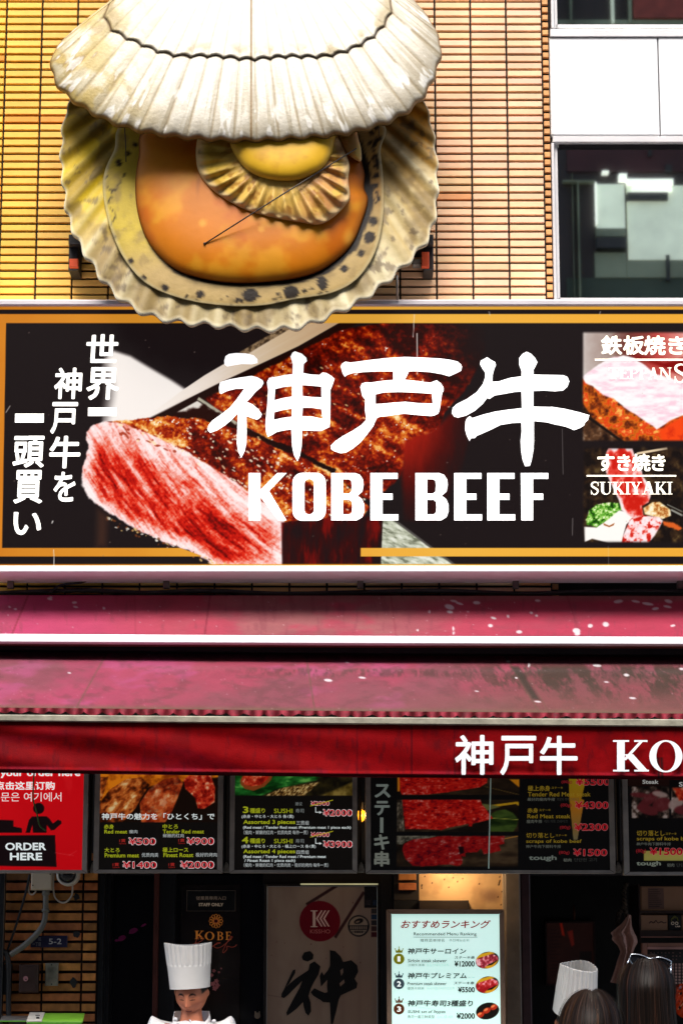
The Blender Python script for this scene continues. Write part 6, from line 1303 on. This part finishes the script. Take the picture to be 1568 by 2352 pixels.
def head_mesh(skin, brow=(20, 12, 10), na=150, ne=110):
    """sculpted head about its centre, facing -Y, x to the viewer's right"""
    a = np.linspace(-math.pi, math.pi, na, endpoint=False); e = np.linspace(-math.pi / 2 + .02, math.pi / 2 - .02, ne)
    A_, E2 = np.meshgrid(a, e, indexing='ij')
    fr = ss(1.9, .3, np.abs(A_)); jaw = ss(0, -1.3, E2)
    rx = .076 * (1 - .34 * jaw * (.35 + .65 * fr)); ry = .094 * (1 - .22 * jaw * (1 - fr)); rz = .118
    g = lambda a0, e0, sa, se: np.exp(-((np.abs(A_) - a0) / sa) ** 2 - ((E2 - e0) / se) ** 2)
    d = .019 * g(0, -.20, .13, .12) + .011 * g(0, -.02, .10, .2) + .006 * g(.15, -.24, .09, .08) + .004 * g(.36, .28, .25, .09) - .007 * g(.36, .10, .17, .11) + .0045 * g(.36, .07, .13, .065) \
        + .0055 * g(0, -.50, .22, .055) + .005 * g(0, -.60, .18, .05) - .003 * g(0, -.555, .25, .018) + .008 * g(0, -.92, .25, .16) + .004 * g(.75, -.12, .25, .2) - .003 * g(0, -.74, .2, .06)
    d = d + .013 * g(1.62, .0, .12, .20) * (1 - .45 * g(1.58, 0.0, .05, .1))                     # ears
    x = (rx + d) * np.sin(A_) * np.cos(E2); y = -(ry + d) * np.cos(A_) * np.cos(E2); z = (rz + .2 * d) * np.sin(E2)
    z = np.where(E2 < 0, z * .87, z) - .006 * jaw * fr
    V = np.stack([x, y, z], -1).reshape(-1, 3)
    C = Canvas(A_.ravel(), E2.ravel(), skin); f = lambda q: q.ravel()
    C.mix(np.array(skin) * [.85, .72, .7], f(.5 * g(0, -.2, .25, .12) + .35 * g(.7, -.15, .25, .2)))
    C.mix((122, 48, 42), f(.95 * ss(.30, .22, np.abs(A_)) * ss(.075, .045, np.abs(E2 + .55))))
    C.mix((60, 24, 20), f(.9 * ss(.30, .22, np.abs(A_)) * ss(.016, .006, np.abs(E2 + .555 + .1 * A_ ** 2))))
    bl = .30 - .35 * (np.abs(A_) - .36) ** 2 * 4
    C.mix(brow, f(.95 * ss(.26, .18, np.abs(np.abs(A_) - .38)) * ss(.05, .025, np.abs(E2 - bl))))
    C.mix((26, 14, 12), f(.95 * ss(.19, .14, np.abs(np.abs(A_) - .36)) * ss(.022, .010, np.abs(E2 - .055 + .6 * (np.abs(A_) - .36) ** 2))))
    C.mix(brow, f(ss(.95, 1.15, np.abs(A_)) * ss(.12, .22, E2) + ss(1.75, 1.95, np.abs(A_)) * ss(-.45, -.3, E2) + ss(.62, .75, E2)))    # hair line
    return V, grid_faces(na, ne, True).tolist(), srgb(C.c)
def rotm(yaw=0, pitch=0, roll=0):
    return np.array(Euler((pitch, roll, yaw), 'XYZ').to_matrix())
def figure(label, Hc, yaw, hp, hy, skin, jacket, trousers, Ht, fwd=0., shz=.795, hs=1., shw=.185, mat_sk=None, sleeve=1):
    """person whose head centre is Hc; yaw turns the whole body (0 faces the camera); hp/hy head pitch and yaw"""
    Rb = rotm(yaw); gz = .12
    hx, hyy, hz = Hc; base = np.array([hx, hyy, gz]) - Rb @ np.array([0, -fwd, 0])
    sc_ = (hz - gz) / .93
    L = lambda x, y, z: base + Rb @ np.array([x * sc_ / 1.72, y * sc_ / 1.72, z * sc_])
    J = {'pelvis': (L(0, 0, .53), (.15, .11)), 'waist': (L(0, -fwd * .3, .62), (.13, .10)), 'chest': (L(0, -fwd * .7, .74), (.155, .115)), 'neckbase': (L(0, -fwd * .8, .818), (.066, .062)), 'neck': (L(0, -fwd, .87), (.052, .055)), 'skull': (L(0, -fwd, .92), (.05, .055))}
    Eg = [('pelvis', 'waist'), ('waist', 'chest'), ('chest', 'neckbase'), ('neckbase', 'neck'), ('neck', 'skull')]
    for s_, n in ((-1, 'l'), (1, 'r')):
        J['sh' + n] = (L(s_ * shw, -fwd * .8, shz), .058); J['el' + n] = (L(s_ * (shw + .07), -fwd * .7 - .06, .62), .042)
        J['wr' + n] = (L(s_ * (shw + .02), -fwd * .7 - .27, .575), .028); J['pa' + n] = (L(s_ * (shw - .0), -fwd * .7 - .35, .565), (.034, .018))
        Eg += [('chest', 'sh' + n), ('sh' + n, 'el' + n), ('el' + n, 'wr' + n), ('wr' + n, 'pa' + n)]
        for k in range(4):
            f0 = .375 + .008 * (k in (1, 2)); 
            for q_, (dy_, dz_) in enumerate(((f0 + .02, .562), (f0 + .05, .553), (f0 + .066 - .008 * (k == 3), .54))):
                J['f%s%d%d' % (n, k, q_)] = (L(s_ * (shw - .03 + k * .021), -fwd * .7 - dy_, dz_), .0085); Eg.append((('pa' + n) if q_ == 0 else 'f%s%d%d' % (n, k, q_ - 1), 'f%s%d%d' % (n, k, q_)))
        J['t1' + n] = (L(s_ * (shw - .045), -fwd * .7 - .335, .56), .010); J['t2' + n] = (L(s_ * (shw - .062), -fwd * .7 - .365, .553), .0085); Eg += [('wr' + n, 't1' + n), ('t1' + n, 't2' + n)]
        J['hi' + n] = (L(s_ * .095, 0, .50), .085); J['kn' + n] = (L(s_ * .10, -.02, .28), .055); J['an' + n] = (L(s_ * .10, .02, .05), .040); J['to' + n] = (L(s_ * .115, -.14, .02), (.04, .025))
        Eg += [('pelvis', 'hi' + n), ('hi' + n, 'kn' + n), ('kn' + n, 'an' + n), ('an' + n, 'to' + n)]
    V, Fs = skin_mesh(J, Eg, 1)
    hv, hf, hc = head_mesh(skin); hv = (hv * hs) @ (rotm(yaw + hy) @ rotm(0, hp)).T + np.array(Hc)
    n0 = len(V); col = np.vstack([np.tile(srgb(skin), (n0, 1)), hc])
    body = mk('person', np.vstack([V, hv]), Fs + [[i + n0 for i in f] for f in hf], mat_sk or vm('skin', .5, var=.06, vscale=40, spec=.35), None, True, col, org=(base[0], base[1], gz))
    tag(body, label, 'person')
    def garment(name, keys, k, mat, sub=2):
        JJ = {q_: (J[q_][0], tuple(np.array(J[q_][1] if hasattr(J[q_][1], '__len__') else (J[q_][1],) * 2) * k + .012)) for q_ in keys}
        v_, f_ = skin_mesh(JJ, [e_ for e_ in Eg if e_[0] in JJ and e_[1] in JJ], sub)
        return mk(name, v_, f_, mat, body, True)
    garment('jacket', ['waist', 'pelvis', 'chest', 'neckbase', 'shl', 'shr', 'ell', 'elr'] + (['wrl', 'wrr'] if sleeve else []), 1.10, jacket)
    garment('trousers', ['pelvis', 'hil', 'hir', 'knl', 'knr', 'anl', 'anr'], 1.12, trousers)
    b = MB()
    for s_ in (-1, 1):
        P = [L(s_ * .10, .06, .022), L(s_ * .103, -.02, .026), L(s_ * .11, -.12, .018), L(s_ * .113, -.17, .012)]; b.tube(P, [.036, .046, .042, .02], 10)
    b.build('shoe', mblk, body, True)
    return body, L
def toque(parent, c, yaw, pitch, roll, r0, r1, h, band, np_, mat, ex=1.12, squash=0, crease=0, name='toque'):
    na = 220; zs = np.r_[np.linspace(0, band, 8), np.linspace(band + .002, h, 26)]; nz = len(zs)
    a = np.linspace(0, 2 * math.pi, na, endpoint=False); A_, Z = np.meshgrid(a, zs, indexing='ij'); t = Z / h
    up = ss(band, band + .012, Z)
    rr = r0 + (r1 - r0) * t ** 1.2 + .002 * (1 - up) + up * (.006 * (np.abs(((A_ * np_ / (2 * math.pi)) % 1) - .5) * 2) - .002)
    n_ = 2.6; se = (np.abs(np.cos(A_)) ** n_ + np.abs(np.sin(A_)) ** n_) ** (-1 / n_); rr = rr * (1 + (se - 1) * (.25 + crease * t))
    x = rr * np.cos(A_); y = rr * np.sin(A_) * (ex - squash * t); z = Z + .006 * up * np.sin(A_ * 2 + .6) * t - .010 * crease * t * np.sin(A_ + .8)
    V = np.stack([x, y, z], -1).reshape(-1, 3); Vi = np.stack([x * .975, y * .975, np.minimum(z, z - .0)], -1).reshape(-1, 3)
    Fo = grid_faces(na, nz, True); n0 = len(V); i = np.arange(na); j = (i + 1) % na
    rim = np.stack([i * nz + nz - 1, j * nz + nz - 1, j * nz + nz - 1 + n0, i * nz + nz - 1 + n0], -1)
    cap = [int(k * nz + nz - 12 + n0) for k in range(na)]
    Rm = rotm(yaw) @ rotm(0, pitch, roll)
    return mk(name, np.vstack([V, Vi]) @ Rm.T + np.array(c), Fo.tolist() + (Fo[:, ::-1] + n0).tolist() + rim.tolist() + [cap], mat, parent, True)
mwh = pm('chef_cotton', (.74, .74, .76), .8, var=.04, scale=20, bump=.12, bscale=140); mtq = pm('toque_paper', (.78, .77, .75), .75, var=.04, scale=12)
mtr = pm('dark_trousers', (.02, .02, .024), .8)
# the chef at the left, looking down
hc = at(440, 2281, -.42)
ch, Lc = figure('chef in white jacket and tall pleated hat looking down before the staff door', hc, R(-3), R(25), R(-8), (200, 124, 92), mwh, mtr, 1.62, fwd=.06, shw=.185, shz=.826, hs=.95)
toque(ch, hc + np.array([-.006, -.016, .024]), R(-20), R(4), R(-2), .088, .100, .198, .098, 26, mtq, 1.06, crease=.55)
hcol = np.array(hc) + [0, .022, -.104]; V = []; na = 60; ta = np.linspace(R(-150), R(150), na)
for r_, z_ in ((.082, -.035), (.080, .0), (.076, .022), (.073, .022), (.076, -.035)):
    V += [(hcol[0] + r_ * 1.08 * math.sin(t_), hcol[1] + r_ * math.cos(t_) * 1.15 + .01, hcol[2] + z_ - .05 * max(0, abs(t_) - 1.3)) for t_ in ta]
mk('collar', np.array(V), grid_faces(5, na).tolist(), mwh, ch, True)
V = []; ta = np.linspace(R(-105), R(105), 40)
for r_, z_, k_ in ((.084, -.014, 1.0), (.100, -.028, 1.06), (.126, -.054, 1.14), (.150, -.085, 1.2), (.172, -.14, 1.22), (.168, -.22, 1.2)):
    V += [(hcol[0] + r_ * k_ * math.sin(t_), hcol[1] + .01 - r_ * math.cos(t_) * .86, hcol[2] + z_ - .012 * abs(math.sin(t_)) + .004 * math.sin(5 * t_ + z_ * 90) * (r_ > .1)) for t_ in ta]
mk('jacket_front', np.array(V), grid_faces(6, 40).tolist(), mwh, ch, True)
b = MB(); b.tube([np.array((hcol[0] - .004 + .010 * i, hcol[1] + .008 - r_ * .86, hcol[2] + z_)) for i, (r_, z_) in enumerate(((.086, -.014), (.103, -.030), (.130, -.056), (.154, -.088)))], .004, 6); b.build('placket', mwh, ch, True)
for k, (a, c) in enumerate(((403, 2341.5), (491, 2346))):
    q = at(a, c, -.50); Vb, Fb = lathe(q, [(.0005, -.008), (.006, -.007), (.009, -.003), (.009, .03)], 14); mk('button', Vb, Fb, mwh, ch, True)
# the second chef in the kitchen, mostly hidden behind a customer
h2 = at(1316, 2352, -.30)
c2, _ = figure('second chef with tilted white paper hat bending behind the dark haired customers', h2, R(0), R(20), 0, (180, 110, 82), mwh, mtr, 1.6, fwd=.06)
toque(c2, h2 + np.array([.004, -.015, .055]), R(24), R(21), R(-5), .094, .078, .225, .08, 26, mtq, 1.1, squash=.12, crease=.8)
# two customers with their backs to the street
def hair(parent, c, face, rx, ry, rz, length, spread, cols, nst, seed, mat, top=.012, name='hair'):
    rs = np.random.RandomState(seed); na, ns_ = 460, 64
    aw = np.linspace(R(58), R(302), na); s = np.linspace(0.0, 1, ns_)
    def path(aw, s, lift, wv):
        th = np.clip(s / .42, 0, 1) * R(92); dn = np.clip((s - .42) / .58, 0, 1)
        r_ = np.sin(th) + spread * dn ** 1.3; fx, fy = np.sin(aw + face), -np.cos(aw + face)
        part = .006 * np.exp(-(np.sin(aw) * np.sin(th) / .10) ** 2) * ss(.5, .1, s)
        ap_ = .045 * np.cos(th) * (th < R(91)); x = c[0] + fx * (rx * r_ + lift * np.sin(th)) + .012 * np.cos(th) * (th < R(91)); y = c[1] + fy * (ry * r_ + lift * np.sin(th)) - ap_ * math.cos(face); z = c[2] + (rz + lift) * np.cos(th) * (th < R(91)) - part - dn * length
        x = x + wv * dn * np.sin(dn * 5 + aw * 9); return x, y, z
    AW, S_ = np.meshgrid(aw, s, indexing='ij')
    nz = fbm(AW * 60, S_ * 6, 2.2, 3, 3) - .5; clump = fbm(AW * 14, S_ * 3, 1.3, 8, 2) - .5
    x, y, z = path(AW, S_, top + .012 * nz * ss(.05, .3, S_) + .018 * clump * ss(.2, .6, S_), .006)
    C = Canvas(x.ravel(), z.ravel(), cols[0]); sid = fbm(AW * 210, S_ * 1.5, 2, 5, 3).ravel(); 
    C.mix(cols[1], ss(.50, .75, sid) * .6 * ss(.15, .9, S_.ravel())); C.mix(cols[2], ss(.6, .74, fbm(AW * 120, S_ * 1.2, 2, 9, 2).ravel()) * ss(.5, 1., S_.ravel()) * .8)
    C.mix(cols[3], ss(.02, .09, x.ravel() - c[0]) * .35 * ss(.2, .7, S_.ravel()))
    V = [np.stack([x, y, z], -1).reshape(-1, 3)]; Fs = grid_faces(na, ns_).tolist(); cc = [srgb(C.c)]; n0 = na * ns_; m = 26; ss_ = np.linspace(.05, 1, m)
    for i in range(nst):
        a0 = rs.uniform(R(60), R(300)); lf = top + .002 + abs(rs.normal(0, .004)); xs_, ys_, zs_ = path(a0 + rs.normal(0, .10) * ss_, ss_ * rs.uniform(.8, 1.03), lf + rs.normal(0, .006) * ss_ ** 2 + (rs.rand() < .06) * rs.uniform(.004, .016) * np.sin(ss_ * rs.uniform(2, 6)) ** 2, rs.uniform(.002, .016))
        w_ = rs.uniform(.0009, .0022) * np.sin(np.linspace(.4, math.pi - .05, m)); tx, ty = np.cos(a0 + face), np.sin(a0 + face)
        A1 = np.stack([xs_ - tx * w_, ys_ - ty * w_, zs_], -1); B1 = np.stack([xs_ + tx * w_, ys_ + ty * w_, zs_], -1)
        V.append(np.vstack([A1, B1])); Fs += [[n0 + k, n0 + k + 1, n0 + m + k + 1, n0 + m + k] for k in range(m - 1)]; n0 += 2 * m
        k_ = rs.rand(); ci = np.array(cols[0] if k_ < .68 else cols[1] if k_ < .93 else cols[2]) * rs.uniform(.6, 1.2); cc.append(np.tile(srgb(ci), (2 * m, 1)))
    return mk(name, np.vstack(V), Fs, mat, parent, True, np.vstack(cc))
mh = vm('hair', .46, spec=.10)
h3 = at(1352, 2356, -2.6)
w1, _ = figure('shorter dark haired woman seen from behind in front of the kitchen', h3, R(180), R(10), 0, (200, 140, 110), pm('grey_knit', (.12, .11, .11), .9), pm('blue_denim', (.03, .05, .10), .9), 1.56, shw=.155)
hair(w1, h3 + np.array([0, -.01, -.005]), R(180), .094, .108, .118, .22, .14, ((28, 19, 15), (46, 31, 23), (74, 50, 32), (56, 18, 18)), 900, 3, mh)
h4 = at(1482, 2268, -2.0)
w2, _ = figure('long haired woman seen from behind wearing sunglasses on her head', h4, R(180), R(4), 0, (200, 140, 110), pm('dark_blouse', (.02, .018, .02), .9), mtr, 1.7, shw=.16)
hair(w2, h4 + np.array([0, -.01, -.002]), R(180), .086, .105, .112, .46, .34, ((24, 17, 14), (40, 27, 21), (62, 36, 26), (50, 18, 17)), 1100, 5, mh)
sg = thing('sunglasses', 'dark sunglasses with shiny rims pushed up on the long haired woman', 'sunglasses', at(1491, 2205, -1.99))
mri = pm('shiny_rim', (.45, .5, .55), .12, .9, var=.05); mln = pm('dark_lens', (.008, .009, .012), .06, spec=.7)
for (xa, ya, xb, yb) in ((1447, 2193, 1484, 2199), (1505, 2200, 1540, 2208)):
    P = smooth_poly([(xa, ya + 2), (xa + 5, ya - 1), ((xa + xb) / 2, (ya + yb) / 2 - 3), (xb - 5, yb - 2), (xb, yb + 2), (xb - 3, yb + 16), ((xa + xb) / 2, yb + 22), (xa + 1, ya + 18)], 4)
    V, Fs = outline_mesh([P.tolist()]); L3 = at(V[:, 0], V[:, 1], -2.03); n = len(L3); 
    mk('lens', np.vstack([L3, L3 + [0, .003, 0]]), Fs + [[i + n for i in f] for f in Fs], mln, sg)
    MB().tube([at(a, c, -2.032) for a, c in np.vstack([P, P[:1]])], .0028, 6).build('rim', mri, sg, True)
MB().tube([at(1484, 2199, -2.03), at(1490, 2202, -2.035), at(1498, 2201, -2.035), at(1505, 2200, -2.03)], .0026, 6).build('bridge', mri, sg, True)
for (a, c, a2, c2) in ((1447, 2196, 1440, 2213), (1540, 2211, 1539, 2236)): MB().tube([at(a, c, -2.03), at((a + a2) / 2, (c + c2) / 2, -2.05), at(a2, c2, -2.07)], .003, 6).build('temple_arm', mri, sg, True)
